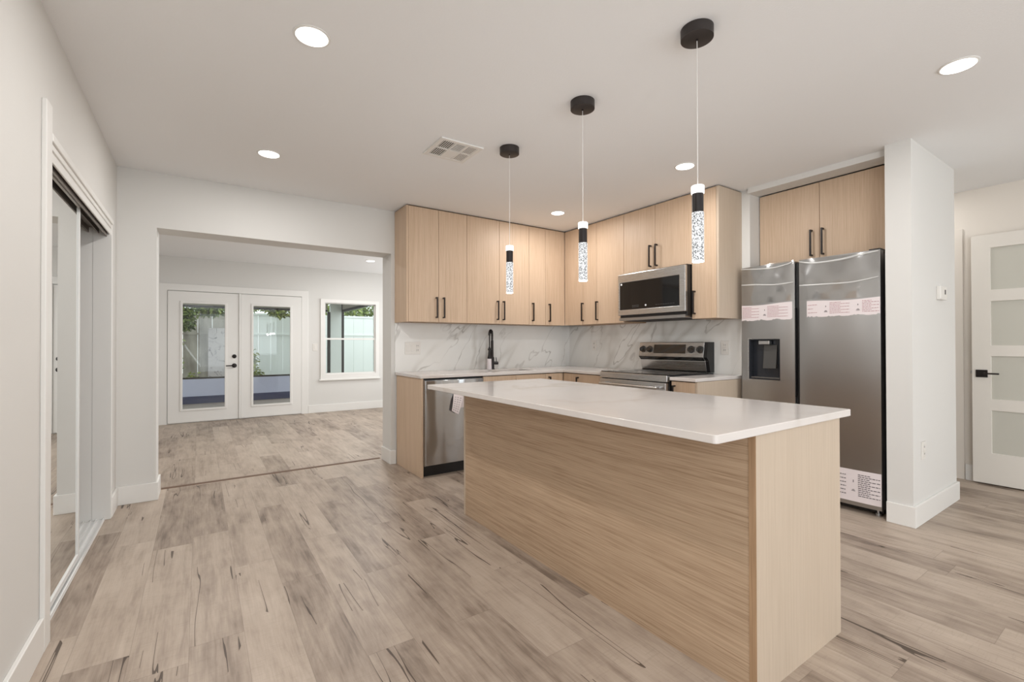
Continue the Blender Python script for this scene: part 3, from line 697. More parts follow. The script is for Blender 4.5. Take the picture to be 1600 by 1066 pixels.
# base cabinets ------------------------------------------------------
BF, BE = 3.716, 3.17
hb = (.62, .818)
G2 = 'oak base cabinets'
m = MB().box(1.577, 1.597, BF, YN-.02, 0, UND-.001, .001); tag(build('end_panel', m, oak), 'upright oak end panel on the floor left of the dishwasher', 'panel')
def base_cab(side, a0, a1, doors, label, end=None):
    if side == 'n':
        t = thing('base_cabinet', label, 'cabinet', ((a0+a1)/2, (BF+YN)/2, 0), G2)
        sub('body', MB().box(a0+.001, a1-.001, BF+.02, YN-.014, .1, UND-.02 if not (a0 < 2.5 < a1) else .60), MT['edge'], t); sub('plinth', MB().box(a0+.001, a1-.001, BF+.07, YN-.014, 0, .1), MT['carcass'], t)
    else:
        t = thing('base_cabinet', label, 'cabinet', ((BE+XE)/2, (a0+a1)/2, 0), G2)
        sub('body', MB().box(BE+.02, XE-.014, a0+.001, a1-.001, .1, UND-.02), MT['edge'], t); sub('plinth', MB().box(BE+.07, XE-.014, a0+.001, a1-.001, 0, .1), MT['carcass'], t)
    for d in doors: door_panel(side, BF if side == 'n' else BE, d[0], d[1], .102, UND-.008, t, d[2], hb)
    return t
base_cab('n', 2.194, 2.936, [(2.194, 2.565, None), (2.565, 2.936, None)], 'wide oak sink base cabinet right of the dishwasher, mostly behind island')
base_cab('n', 2.936, 3.168, [(2.936, 3.168, 2.976)], 'narrow oak base cabinet with handle at the inner corner')
base_cab('e', 3.152, 3.714, [(3.152, 3.505, 3.480), (3.505, 3.714, None)], 'oak base cabinet with black handle left of the range')
t = base_cab('e', 2.157, 2.374, [(2.157, 2.374, 2.340)], 'narrow oak base cabinet between the range and the fridge')
sub('end_panel', MB().box(BE, XE-.014, 2.137, 2.1565, 0, UND-.002, .001), MT['oak_end'], t)

# dishwasher ---------------------------------------------------------
dw = thing('dishwasher', 'stainless steel dishwasher with paper tag beside the oak end panel', 'dishwasher', (1.893, 4.0, 0))
sub('tub', MB().box(1.600, 2.186, 3.735, 4.30, .09, .846), MT['blackp'], dw, 'black body')
sub('kick_plate', MB().box(1.600, 2.186, 3.755, 3.80, .0, .092), MT['blackp'], dw, 'black kick plate')
m = MB().vox([1.606, 1.622, 2.168, 2.180], [3.688, 3.712, 3.734], [.105, .765, .800, .838], lambda i, j, k: not (k == 1 and i == 1 and j == 0), .003)
dd = sub('door', m, MT['steel_wavy'], dw)
sub('door_edge', MB().box(1.6005, 1.6055, 3.694, 3.734, .102, .840), MT['steel_h'], dd)
sub('handle_pocket', MB().box(1.624, 2.166, 3.7095, 3.7118, .767, .798), MT['blackp'], dd, 'dark pocket handle')
def tagp(u, v, d):
    return (1.840+.060*u+.029*v+.039*u*v, 3.684-.022*(1-v)-.008*math.sin(math.pi*v)-.012*u*(1-v)-d, .565+.145*v-.034*u+.016*u*v)
tg_ = MB().grid(lambda u, v: tagp(u, v, 0), 6, 10)
P = lambda u, v: tagp(u, v, .0006)
for r in range(7):
    v = .1+.12*r
    for c in range(3):
        u0 = .15+.27*c; u1 = u0+.17*(.6+.4*random.random())
        vs = [tg_.bm.verts.new(P(*q)) for q in ((u0, v), (u1, v), (u1, v+.025), (u0, v+.025))]; tg_.bm.faces.new(vs).material_index = 1
sub('paper_tag', tg_, [MT['paper'], MT['printk']], dw, 'white printed paper tag hanging from the door')
sub('energy_label', MB().box(1.935, 2.02, 3.686, 3.6875, .585, .70), MT['paper'], dw, 'pale label on the steel')

# range --------------------------------------------------------------
RY0, RY1 = 2.386, 3.136; RX = 3.125
rg = thing('range', 'stainless electric range with black glass top under the microwave', 'range', (3.45, 2.761, 0))
sub('body', MB().box(RX+.045, 3.775, RY0, RY1, .04, .888), MT['blackp'], rg, 'black body')
sub('front_trim', MB().box(RX-.0, RX+.047, RY0, RY1, .838, .893, .006), MT['steel_h'], rg)
sub('cooktop', MB().box(RX+.02, 3.70, RY0-.002, RY1+.002, .889, .899, .002), MT['blackglass'], rg, 'black glass cooktop')
RM = plain('burner_marking', lin(46, 46, 48), .2)
for (bx, by, br) in ((3.30, 2.58, .10), (3.30, 2.94, .09), (3.53, 2.58, .075), (3.53, 2.94, .10)):
    sub('burner_ring', MB().lathe((bx, by, .8991), [(br, 0), (br, .0004), (br-.003, .0005)], 40), RM, rg)
od = sub('oven_door', MB().box(RX-.008, RX+.042, RY0+.006, RY1-.006, .21, .832, .004), MT['steel_h'], rg)
sub('oven_window', MB().box(RX-.0095, RX-.007, RY0+.10, RY1-.10, .33, .68), MT['blackglass'], od, 'dark oven window')
m = MB().cyl((RX-.055, RY0+.05, .79), (RX-.055, RY1-.05, .79), .011, 16)
for y in (RY0+.075, RY1-.075): m.box(RX-.058, RX-.006, y-.012, y+.012, .780, .80, .002)
sub('oven_handle', m, MT['steel_h'], od, smooth=True)
sub('storage_drawer', MB().box(RX-.006, RX+.042, RY0+.006, RY1-.006, .06, .20, .003), MT['steel_h'], rg)
for x in (RX+.08, 3.70):
    for y in (RY0+.05, RY1-.05): sub('foot', MB().cyl((x, y, 0), (x, y, .042), .016, 12), MT['blackp'], rg)
# backguard
bgd = sub('backguard', MB().prism([(3.722, .897), (3.716, .905), (3.700, .992), (3.700, 1.000), (3.668, 1.030), (3.690, 1.162), (3.70, 1.168), (3.770, 1.168), (3.775, .897)], 'y', RY0+.03, RY1, .002), MT['steel_h'], rg)
sub('side_cap', MB().prism([(3.726, .897), (3.704, .992), (3.704, 1.002), (3.672, 1.030), (3.694, 1.166), (3.787, 1.166), (3.787, .897)], 'y', RY0-.002, RY0+.03), MT['blackp'], rg, 'black side cap')
def pz(z): return 3.668 + (z-1.03)/(1.162-1.03)*.022   # front of the tilted panel
sub('display', MB().prism([(pz(1.062)-.0025, 1.062), (pz(1.145)-.0025, 1.145), (pz(1.145)+.003, 1.145), (pz(1.062)+.003, 1.062)], 'y', 2.60, 2.955), MT['blackglass'], bgd, 'black display window')
sub('vent_strip', MB().prism([(3.700, .998), (3.667, 1.031), (3.665, 1.029), (3.697, .997)], 'y', RY0+.035, RY1-.005), MT['blackp'], bgd, 'dark strip under the panel')
for y in (2.45, 2.54, 3.0, 3.082):
    z = 1.100; c = (pz(z)-.001, y, z)
    m = MB().lathe(c, [(.033, 0), (.033, .006), (.026, .010), (.024, .030), (.021, .034)], 28, '-x'); m.box(c[0]-.040, c[0]-.03, y-.004, y+.004, z-.02, z+.02, .001)
    sub('knob', m, MT['knob'], bgd, smooth=True)
def filmf(u, v):
    y = RY0+.015+(RY1-RY0-.02)*u + .012*(v < .05)*(random.random()-.5); z = 1.000+.176*v
    x = min(pz(max(z, 1.03)), 3.70)-.040 + .004*math.sin(21*u+7*v)*math.sin(9*v+8*u)
    if v < .12: z += .012*math.sin(23*u)
    return (x, y, z)
sub('protective_film', MB().grid(filmf, 60, 16), MT['film2'], rg, 'crumpled clear protective film', smooth=True)

# microwave ----------------------------------------------------------
mw = thing('microwave', 'stainless over-range microwave with black glass door under oak cabinet', 'microwave', (3.59, 2.76, 1.385))
MY0, MY1, MX = 2.384, 3.134, 3.372
sub('body', MB().box(MX+.03, XE-.014, MY0+.002, MY1-.002, 1.388, 1.8265, .002), MT['blackp'], mw, 'black body')
md = sub('door', MB().vox([MX, MX+.03], [MY0, MY0+.058, MY1-.022, MY1], [1.425, 1.477, 1.738, 1.818], lambda i, j, k: not (j == 1 and k == 1), .004), MT['steel_h'], mw)
m = MB().box(MX+.002, MX+.022, MY0+.056, MY1-.020, 1.475, 1.740); m.mi = 1
sub('round_emblem', MB().lathe((MX+.0018, MY1-.043, 1.722), [(.010, 0), (.010, .0012)], 20, '-x'), MT['white'], md, 'small round white mark at the top left')
sub('start_mark', MB().lathe((MX+.0018, 2.80, 1.507), [(.009, 0), (.009, .0012)], 20, '-x'), MT['white'], md, 'small round white mark at the bottom')
for k in range(4):
    for r in range(2): m.box(MX+.0008, MX+.0022, 2.89+.02*k-.007, 2.89+.02*k+.007, 1.496+.014*r, 1.500+.014*r)
for k in range(8): m.box(MX+.0008, MX+.0022, 2.50+.026*k-.008, 2.50+.026*k+.008, 1.502, 1.5045)
sub('door_glass', m, [MT['blackglass'], plain('grey_marking', lin(96, 96, 96), .5)], md, 'black glass window with faint control marks')
sub('vent_base', MB().box(MX+.012, XE-.02, MY0+.01, MY1-.005, 1.375, 1.4), MT['steel_d'], mw)
sub('grease_filter', MB().box(MX+.06, XE-.07, MY0+.06, MY1-.05, 1.370, 1.376, .001), MT['grille_dark'], mw)

# fridge -------------------------------------------------------------
fr = thing('refrigerator', 'tall side-by-side stainless fridge with film and stickers, in the alcove', 'refrigerator', (4.1, 1.6, 0))
FX = 3.70; FZ0, FZ1 = .048, 1.772; SPL0, SPL1 = 1.646, 1.678; FY0, FY1 = 1.150, 2.088
sub('cabinet', MB().box(FX+.088, 4.50, FY0+.006, 2.054, .045, 1.755, .004), MT['fridge_side'], fr)
def bow(y, y0, y1, z=None):  # gently bowed door front
    u = (y-y0)/(y1-y0); return FX + .010*(2*u-1)**4
def door_slab(y0, y1, hole=None):
    m = MB(); ys = [y0+(y1-y0)*i/14 for i in range(15)]
    if hole: ys = sorted(set([y for y in ys if not (hole[0]-.02 < y < hole[0]+.02 or hole[1]-.02 < y < hole[1]+.02)] + [hole[0], hole[1]]))
    zs = [FZ0, FZ1] if not hole else [FZ0, hole[2], hole[3], FZ1]
    b_ = bmesh.new()
    def inh(j, k): return bool(hole) and k == 1 and hole[0]-1e-6 <= ys[j] and ys[j+1] <= hole[1]+1e-6
    m.vox([FX, FX+.070], ys, zs, lambda i, j, k: not inh(j, k))
    for v in m.bm.verts:
        if v.co.x < FX+.01: v.co.x = bow(v.co.y, y0, y1)
    return m
d1 = sub('freezer_door', door_slab(SPL1, FY1, (1.782, 2.025, .866, 1.188)), MT['fridge'], fr, 'left door with the dispenser', smooth=True)
d2 = sub('fridge_door', door_slab(FY0, SPL0), MT['fridge'], fr, 'wide right door', smooth=True)
sub('door_gap', MB().box(FX+.03, FX+.087, SPL0+.002, SPL1-.002, FZ0+.004, 1.76), MT['blackp'], fr, 'dark recessed grip between doors')
sub('grip', MB().box(FX+.008, FX+.03, SPL0-.001, SPL0+.006, .75, 1.42, .002), MT['blackp'], fr); sub('grip', MB().box(FX+.008, FX+.03, SPL1-.006, SPL1+.001, .75, 1.42, .002), MT['blackp'], fr)
sub('gasket', MB().box(FX+.071, FX+.0875, FY0+.012, 2.05, FZ0+.004, 1.752), MT['blackp'], fr)
ds = MB().vox([FX+.006, FX+.062, FX+.068], [1.784, 1.790, 2.017, 2.023], [.868, .874, 1.180, 1.186], lambda i, j, k: i == 1 or j in (0, 2) or k in (0, 2))
dp = sub('dispenser', ds, plain('dispenser_dark', lin(38, 40, 46), .25), d1, 'dark water dispenser recess')
m = MB(); m.vox([FX+.001, FX+.006], [1.774, 1.782, 2.025, 2.033], [.858, .866, 1.188, 1.196], lambda i, j, k: not (j == 1 and k == 1), .001)
m2 = MB(); m2.box(FX+.014, FX+.05, 1.868, 1.955, 1.145, 1.176, .005); sub('nozzle', m2, MT['steel_h'], d1, 'metal dispenser nozzle')
m2 = MB(); m2.prism([(FX+.055, 1.14), (FX+.060, 1.14), (FX+.060, .96), (FX+.035, .955), (FX+.035, .96)], 'y', 1.83, 1.93); sub('paddle', m2, plain('grey_paddle', lin(78, 76, 74), .2), d1, 'grey dispenser paddle')
m2 = MB(); m2.box(FX+.012, FX+.060, 1.792, 2.015, .875, .885, .002); sub('drip_tray', m2, plain('drip_grey', lin(96, 92, 88), .35), d1)
sub('dispenser_frame', m, MT['steel_h'], d1)
sub('hinge_cap', MB().box(FX+.03, FX+.12, FY0+.004, FY0+.07, 1.7725, 1.785, .004), MT['blackp'], fr); sub('hinge_cap', MB().box(FX+.05, FX+.12, 1.98, 2.05, 1.7725, 1.780, .003), MT['blackp'], fr)
sub('base_grille', MB().box(FX+.075, FX+.12, FY0+.01, 2.05, .012, .046), MT['blackp'], fr)
for y in (FY0+.035, 2.02): sub('levelling_foot', MB().lathe((FX+.06, y, 0), [(.018, 0), (.018, .016), (.008, .017), (.008, .047)], 16), MT['steel'], fr, smooth=True)
# protective film at the top of the doors; its glints are added white strips
def film(y0, y1, z0, z1, seed):
    rnd = random.Random(seed)
    def f(u, v):
        y = y0+(y1-y0)*u; z = z0+(z1-z0)*v + .008*math.sin(3*u+seed)
        x = bow(y, y0-.006, y1+.006)-.003 - .001*math.sin(14*u+seed)*math.sin(9*v)
        return (x, y, z)
    return MB().grid(f, 40, 60)
sub('protective_film', film(SPL1+.004, FY1-.004, 1.47, FZ1+.002, 1.3), MT['film'], d1, 'clear wrinkled protective film', smooth=True)
sub('protective_film', film(FY0+.004, SPL0-.004, 1.47, FZ1+.002, 4.1), MT['film'], d2, 'clear wrinkled protective film', smooth=True)
def highlight(pts, r, door):  # white tubes added as painted highlights on the film
    P_ = [Vector((FX-.004, y, z)) for y, z in pts]; out = []
    for i in range(len(P_)-1):
        p0, p1, p2, p3 = P_[max(i-1, 0)], P_[i], P_[i+1], P_[min(i+2, len(P_)-1)]
        for k in range(6):
            t_ = k/6; out.append(.5*((2*p1)+(-p0+p2)*t_+(2*p0-5*p1+4*p2-p3)*t_*t_+(-p0+3*p1-3*p2+p3)*t_**3))
    out.append(P_[-1]); n_ = len(out)
    sub('film_highlight', MB().tube(out, [r*(.35+.65*math.sin(math.pi*min(1, max(0, (i+1)/(n_+1))))) for i in range(n_)], 8), MT['highlight'], door, 'painted fold in the protective film', smooth=True)
highlight([(2.082, 1.632), (1.965, 1.624), (1.816, 1.609), (1.684, 1.614)], .0055, d1)
highlight([(1.638, 1.583), (1.463, 1.575), (1.307, 1.572), (1.156, 1.592)], .0055, d2)
highlight([(2.080, 1.762), (1.863, 1.741), (1.744, 1.752), (1.684, 1.766)], .0055, d1)
highlight([(1.640, 1.760), (1.544, 1.737), (1.382, 1.736), (1.25, 1.753), (1.156, 1.762)], .0075, d2)
# stickers
def sticker(door, y0, y1, z0, z1, dyl, dyr, seed, cols, torn=True, inkm=None):
    rnd = random.Random(seed); N = 40
    lo = [z0 + (.010*rnd.random()*(math.sin(i*.5)+1)*.7 if torn else 0) for i in range(N+1)]
    def f(u, v):
        y = y1+(y0-y1)*u; i = int(round(u*N)); zt = z1+.006*math.sin(5*u+seed)*(1 if torn else 0)
        return (bow(y, dyl, dyr)-.0012-.0035*0, y, lo[i]+(zt-lo[i])*v)
    m = MB().grid(f, N, 3); h = z1-z0; m.mi = 1
    for (ua, ub, rows) in cols:
        for r in range(rows):
            z = z0+h*(.16+.72*(r+.5)/rows); th = h*.026; u = ua
            last = ub - (ub-ua)*(.45 if r % 2 else .02)
            while u < last:
                wd = (.012+.03*rnd.random()); y = y1+(y0-y1)*u; ye = y1+(y0-y1)*min(u+wd, last)
                xx = bow((y+ye)/2, dyl, dyr)-.0022; m.box(xx, xx+.0008, ye, y, z, z+th); u += wd+.007
    m.mi = 2
    for (ua, ub, rows) in cols:
        uc = ua-.055
        if uc < .03: continue
        y = y1+(y0-y1)*uc; z = z0+h*.36; s_ = min(.011, h*.13); xx = bow(y, dyl, dyr)-.0024
        for w0, w1, zz0 in ((.0, 1.0, -.7), (.18, .8, -.3), (.4, .55, .15)):
            m.box(xx, xx+.0008, y-s_*w1, y+s_*w1, z+s_*zz0, z+s_*(zz0+.22))
        m.box(xx, xx+.0008, y-.0022, y+.0022, z+h*.24, z+h*.32)
    sub('warning_sticker', m, [MT['paper'], inkm or MT['print'], MT['printk']], door, 'pinkish white warning sticker with rows of red print')
sticker(d1, 1.694, FY1-.001, 1.334, 1.463, SPL1, FY1, 3, [(.02, .38, 8), (.54, .93, 8)])
sticker(d2, FY0+.001, 1.592, 1.342, 1.458, FY0, SPL0, 8, [(.02, .16, 3), (.34, .62, 8), (.78, .99, 8)])
sticker(d2, FY0+.001, SPL0-.004, .075, .290, FY0, SPL0, 5, [(.05, .30, 12), (.42, .60, 12), (.74, .99, 12)], False, MT['printk'])
# ================================================================== ISLAND
IX0, IX1, IY0, IY1 = 1.490, 2.121, .794, 2.785
isl = thing('kitchen_island', 'long oak panelled kitchen island standing in the middle of the floor', 'island', ((IX0+IX1)/2, (IY0+IY1)/2, 0))
sub('end_panel', MB().box(IX0+.0012, IX1, IY0, IY0+.025, 0, UND-.0005, .0008), MT['oak_end'], isl, 'pale oak end panel with upright grain')
sub('edge_band', MB().box(IX0, IX0+.0011, IY0+.0006, IY0+.025, 0, UND-.0005), MT['edge'], isl, 'darker edge strip of the end panel')
sub('end_panel', MB().box(IX0, IX1, IY1-.020, IY1, 0, UND-.0005, .0012), MT['oak_end'], isl)
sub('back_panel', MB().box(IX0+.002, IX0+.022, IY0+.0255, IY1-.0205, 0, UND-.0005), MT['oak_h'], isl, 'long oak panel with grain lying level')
sub('body', MB().box(IX0+.024, IX1-.022, IY0+.027, IY1-.022, .1, UND-.001), MT['edge'], isl)
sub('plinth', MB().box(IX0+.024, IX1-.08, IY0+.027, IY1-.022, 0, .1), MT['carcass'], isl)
for k in range(4):
    a0 = IY0+.027+.4855*k; d = sub('door', MB().box(IX1-.0205, IX1-.002, a0+.0016, a0+.4839, .102, UND-.008, .001), oak, isl)
m = MB().box(1.251, 2.207, .783, 2.856, UND, TOP)
b_ = m.bm; ve = [e for e in b_.edges if abs(e.verts[0].co.z-e.verts[1].co.z) > .01]
bmesh.ops.bevel(b_, geom=ve, offset=.014, segments=5, profile=.5, affect='EDGES')
he = [e for e in b_.edges if len(e.link_faces) == 2 and e.calc_face_angle() > 1.2]
bmesh.ops.bevel(b_, geom=he, offset=.0025, segments=2, profile=.5, affect='EDGES')
tag(build('island_worktop', m, MT['quartz']), 'long white quartz slab overhanging the oak island', 'worktop')

# ================================================================== LAMPS
def recessed(x, y, label, power, where, vis=True):
    t = thing('recessed_light', label, 'ceiling light', (x, y, H-.006), 'round recessed ceiling lights')
    sub('trim_ring', MB().vox([0], [0], [0], lambda *a: False).lathe((x, y, H-.0045), [(.0725, .0043), (.0725, .002), (.069, 0), (.064, -.001), (.062, .0015)], 48), MT['trim'], t, smooth=True)
    sub('lens', MB().lathe((x, y, H-.0062), [(.061, .0), (.061, .003)], 48), MT['lens'], t, 'glowing lens')
    area('recessed_lamp', (x, y, H-.009), .12, power, WARM)
GXs = (.387, 2.910)
recessed(.387, 2.055, 'largest-looking round ceiling light, nearest on the left side', LAMP_W, 'k')
recessed(.387, 3.487, 'round ceiling light in front of the opening to the back room', LAMP_W, 'k')
recessed(2.910, .600, 'round ceiling light nearest the right edge, beyond the pendants', LAMP_W*.6, 'k')
recessed(2.910, 2.055, 'round ceiling light behind the cord of the nearest pendant', LAMP_W, 'k')
recessed(2.910, 3.487, 'small round ceiling light close to the cabinet corner', LAMP_W, 'k')
recessed(2.180, 7.10, 'round ceiling light in the back room above the window', FAR_W, 'f')
recessed(.10, 5.75, 'round ceiling light in the back room hidden left behind the opening header', FAR_W, 'f')
recessed(1.90, 5.75, 'round ceiling light in the back room hidden right behind the opening header', FAR_W, 'f')
recessed(.387, .60, 'round ceiling light over the viewer on the left side', LAMP_W, 'b')
recessed(.387, -1.2, 'round ceiling light in the living area, left of centre', LIVING_W, 'b')
recessed(2.910, -1.2, 'round ceiling light in the living area, right of centre', LIVING_W, 'b')
recessed(4.9, -1.6, 'round ceiling light in the living area by the hall wall', LIVING_W, 'b')
recessed(5.02, 1.45, 'round ceiling light in the hall behind the wall end', HALL_W, 'h')
def pendant(y, label):
    x = 1.683
    t = thing('pendant_lamp', label, 'pendant lamp', (x, y, H), 'bubble crystal pendants above the island')
    sub('canopy', MB().lathe((x, y, H-.044), [(.060, 0), (.0635, .002), (.0635, .0435)], 48), MT['canopy'], t, 'dark round canopy', smooth=True)
    sub('cord_grip', MB().lathe((x, y, H-.050), [(.005, 0), (.005, .007)], 12), MT['black'], t)
    sub('cord', MB().cyl((x, y, 1.794), (x, y, H-.044), .0016, 8), MT['cord'], t, 'thin clear cord')
    sub('top_cap', MB().lathe((x, y, 1.763), [(.0245, 0), (.0255, .002), (.0255, .030), (.023, .033)], 32), MT['lens_on'], t, 'glowing clear cap', smooth=True)
    sub('sleeve', MB().lathe((x, y, 1.687), [(.022, 0), (.022, .0765)], 32), MT['black'], t, 'black metal sleeve', smooth=True)
    sub('crystal_rod', MB().lathe((x, y, 1.489), [(.0215, 0), (.0235, .002), (.0235, .1975)], 32), MT['crystal'], t, 'lit crystal rod full of bubbles', smooth=True)
    sub('end_disc', MB().lathe((x, y, 1.485), [(.0225, 0), (.0235, .0015), (.0235, .0042)], 32), MT['lens_on'], t, smooth=True)
    d = bpy.data.lights.new('pendant_bulb', 'POINT'); d.energy = PEND_W; d.color = WARM; d.shadow_soft_size = .03
    o = bpy.data.objects.new('pendant_bulb', d); COL.objects.link(o); o.location = (x, y, 1.45)
pendant(1.129, 'nearest and largest of the three crystal pendants, over the island')
pendant(1.810, 'middle one of the three crystal pendants, over the island')
pendant(2.508, 'farthest and smallest of the three crystal pendants, over the island')

# ceiling air vent
vt = thing('air_vent', 'square white ceiling register with six slatted sections', 'vent', (1.39, 2.745, H-.012))
vx = [1.240, 1.268, 1.349, 1.359, 1.430, 1.440, 1.512, 1.540]; vy = [2.597, 2.625, 2.738, 2.748, 2.864, 2.892]
sub('frame', MB().vox(vx, vy, [H-.010, H-.0005], lambda i, j, k: not (i in (1, 3, 5) and j in (1, 3)), .0015), MT['trim'], vt)
sub('shade', MB().box(1.262, 1.518, 2.620, 2.870, H-.0016, H-.0006), MT['grille_dark'], vt, 'dark duct painted on a flat sheet behind the slats')  # flat sheet, darkness inside the register put into its colour
for ci_, (xa, xb) in enumerate(((1.268, 1.349), (1.359, 1.430), (1.440, 1.512))):
    for ri_, (ya, yb) in enumerate(((2.625, 2.738), (2.748, 2.864))):
        m = MB()
        if ci_ == 1:
            n_ = 9 if ri_ == 0 else 9
            for k in range(n_):
                y = ya+(yb-ya)*(k+.5)/n_; s_ = .0028 if ri_ == 0 else .0062
                m.box(xa, xb, y-s_, y+s_, H-.0085, H-.007)
        else:
            for k in range(6):
                x = xa+(xb-xa)*(k+.5)/6; s_ = .0026 if ci_ == 0 else .0036
                m.box(x-s_, x+s_, ya, yb, H-.0085, H-.007)
        sub('slats', m, MT['trim'], vt)

# ================================================================== WALL PLATES
def plate_n(x0, x1, z0, z1, y, label, items):
    t = thing('wall_plate', label, 'outlet', ((x0+x1)/2, y, z0), 'white wall plates')
    sub('cover', MB().box(x0, x1, y-.006, y, z0, z1, .002), MT['plastic'], t)
    for kind, c in items:
        if kind == 's': sub('rocker', MB().box(c-.016, c+.016, y-.009, y-.005, (z0+z1)/2-.033, (z0+z1)/2+.033, .002), MT['plastic'], t)
        else:
            for zc in ((z0+z1)/2+.022, (z0+z1)/2-.022):
                s_ = sub('socket', MB().box(c-.016, c+.016, y-.0085, y-.005, zc-.016, zc+.016, .003), MT['plastic'], t)
                sub('slots', MB().box(c-.008, c-.005, y-.0092, y-.008, zc-.004, zc+.008).box(c+.005, c+.008, y-.0092, y-.008, zc-.004, zc+.008), MT['slot'], s_)
def plate_e(y0, y1, z0, z1, x, label, kind='o'):
    t = thing('wall_plate', label, 'outlet', (x, (y0+y1)/2, z0), 'white wall plates'); c = (y0+y1)/2
    sub('cover', MB().box(x-.006, x, y0, y1, z0, z1, .002), MT['plastic'], t)
    for zc in ((z0+z1)/2+.022, (z0+z1)/2-.022):
        s_ = sub('socket', MB().box(x-.0085, x-.005, c-.016, c+.016, zc-.016, zc+.016, .003), MT['plastic'], t)
        sub('slots', MB().box(x-.0092, x-.008, c-.008, c-.005, zc-.004, zc+.008).box(x-.0092, x-.008, c+.005, c+.008, zc-.004, zc+.008), MT['slot'], s_)
plate_n(1.663, 1.827, 1.053, 1.175, YN-.012, 'wide white plate with two switches and an outlet, left on backsplash', [('s', 1.692), ('s', 1.740), ('o', 1.793)])
plate_e(3.850, 3.922, 1.074, 1.192, XE-.012, 'white outlet plate on the backsplash left of the range')
plate_e(2.246, 2.318, 1.057, 1.175, XE-.012, 'white outlet plate on the backsplash right of the range')
plate_n(1.580, 1.655, 1.045, 1.165, YF, 'small white switch plate between french doors and window', [('s', 1.618)])
plate_n(3.842, 3.912, .402, .516, COLY0, 'low white outlet plate on the wall end beside the fridge', [('o', 3.877)])
th = thing('thermostat', 'small white thermostat high on the wall end beside the fridge', 'thermostat', (4.25, COLY0, 1.45))
sub('housing', MB().box(4.185, 4.325, COLY0-.024, COLY0, 1.452, 1.545, .004), MT['plastic'], th)
sub('screen', MB().box(4.272, 4.296, COLY0-.0252, COLY0-.023, 1.490, 1.522), MT['slot'], th, 'small dark screen')

# ================================================================== OUTSIDE
PZ = -.06; KY = 11.5; CX = 2.86
struct('patio_floor', MB().box(-3.5, CX+.1, YF+.125, KY+.1, PZ-.1, PZ), MT['patio'], 'grey concrete patio slab beyond the french doors', 'patio')
struct('ground', MB().box(-12, 16, YF+.125, 26, PZ-.3, PZ-.102), MT['ground'], 'garden ground beyond the patio', 'ground')
struct('patio_ceiling', MB().box(-3.5, CX+.12, YF+.12, KY+.15, 2.18, 2.30), MT['soffit'], 'pale soffit over the patio', 'ceiling')
m = MB(); m.box(-3.5, CX, KY, KY+.08, PZ, .445)
struct('wall_patio', m, MT['lavender'], 'low pale blue wall along the patio screen', 'wall')
m = MB(); m.box(-3.5, 2.46, KY-.012, KY-.0005, PZ, .090); struct('trim_patio_skirting', m, MT['navy'], 'dark navy band at the foot of the low patio wall', 'trim')
m = MB(); m.box(2.578, CX-.03, KY-.02, KY+.10, .445, 2.18); struct('trim_patio_pillar', m, MT['vinyl'], 'white corner pillar of the patio', 'trim')
sc = thing('patio_screen_frame', 'dark bronze screen frame around the patio, seen through glass', 'screen frame', (0, KY, .445))
sub('bottom_rail', MB().box(-3.5, 2.515, KY-.005, KY+.055, .4455, .478), MT['screenframe'], sc)
sub('top_beam', MB().box(-3.5, 2.515, KY-.005, KY+.055, 1.925, 1.965), MT['screenframe'], sc)
sub('fascia', MB().box(-3.5, 2.515, KY+.005, KY+.045, 1.966, 2.179), MT['soffit'], sc, 'pale fascia above the beam')
for x in (-1.42, 2.516): sub('post', MB().box(x, x+.060, KY-.005, KY+.05, .479, 1.924), MT['screenframe'], sc)
sub('corner_post', MB().box(CX-.028, CX+.03, KY-.02, KY+.045, .02, 2.179), MT['screenframe'], sc)
sub('side_beam', MB().box(CX-.02, CX+.03, YF+.2, KY-.021, 1.93, 1.985), MT['screenframe'], sc)
sub('side_fascia', MB().box(CX-.01, CX+.02, YF+.2, KY-.021, 1.986, 2.179), MT['soffit'], sc)

# white vinyl fence behind
fy_ = 13.0
fe = thing('vinyl_fence', 'tall white vinyl privacy fence behind the patio', 'fence', (2.5, fy_, PZ-.1))
k = 0
for x0 in [-4.2, -1.8, .60, 3.20, 5.20, 7.2]:
    x1 = {-4.2: -1.8, -1.8: .60, .60: 3.20, 3.20: 5.20, 5.20: 7.2, 7.2: 9.2}[x0]
    mat = MT['shaded_stained'] if x1 <= .6 else MT['vinyl']  # left panels: stains plus tree shade put into the colour
    m = MB(); n_ = int((x1-x0)/.285); wv = (x1-x0-.12)/n_
    for i in range(n_): m.box(x0+.06+wv*i+.002, x0+.06+wv*(i+1)-.002, fy_, fy_+.022, PZ-.05, 1.90, .002)
    pn = sub('panel', m, mat, fe)
    m = MB(); m.box(x0+.06, x1-.06, fy_-.02, fy_+.04, 1.88, 1.93, .003); m.box(x0+.06, x1-.06, fy_-.018, fy_-.0005, 1.385, 1.43, .003)
    sub('rail', m, mat, fe)
    sub('post', MB().box(x0-.06, x0+.06, fy_-.04, fy_+.06, PZ-.1, 1.97, .004), mat, fe)
m = MB().box(.17, .52, 12.86, 12.90, PZ-.1, 1.54, .004)
tag(build('scribbled_board', m, MT['scribble']), 'white board with thin dark scribbles leaning before the fence', 'board')
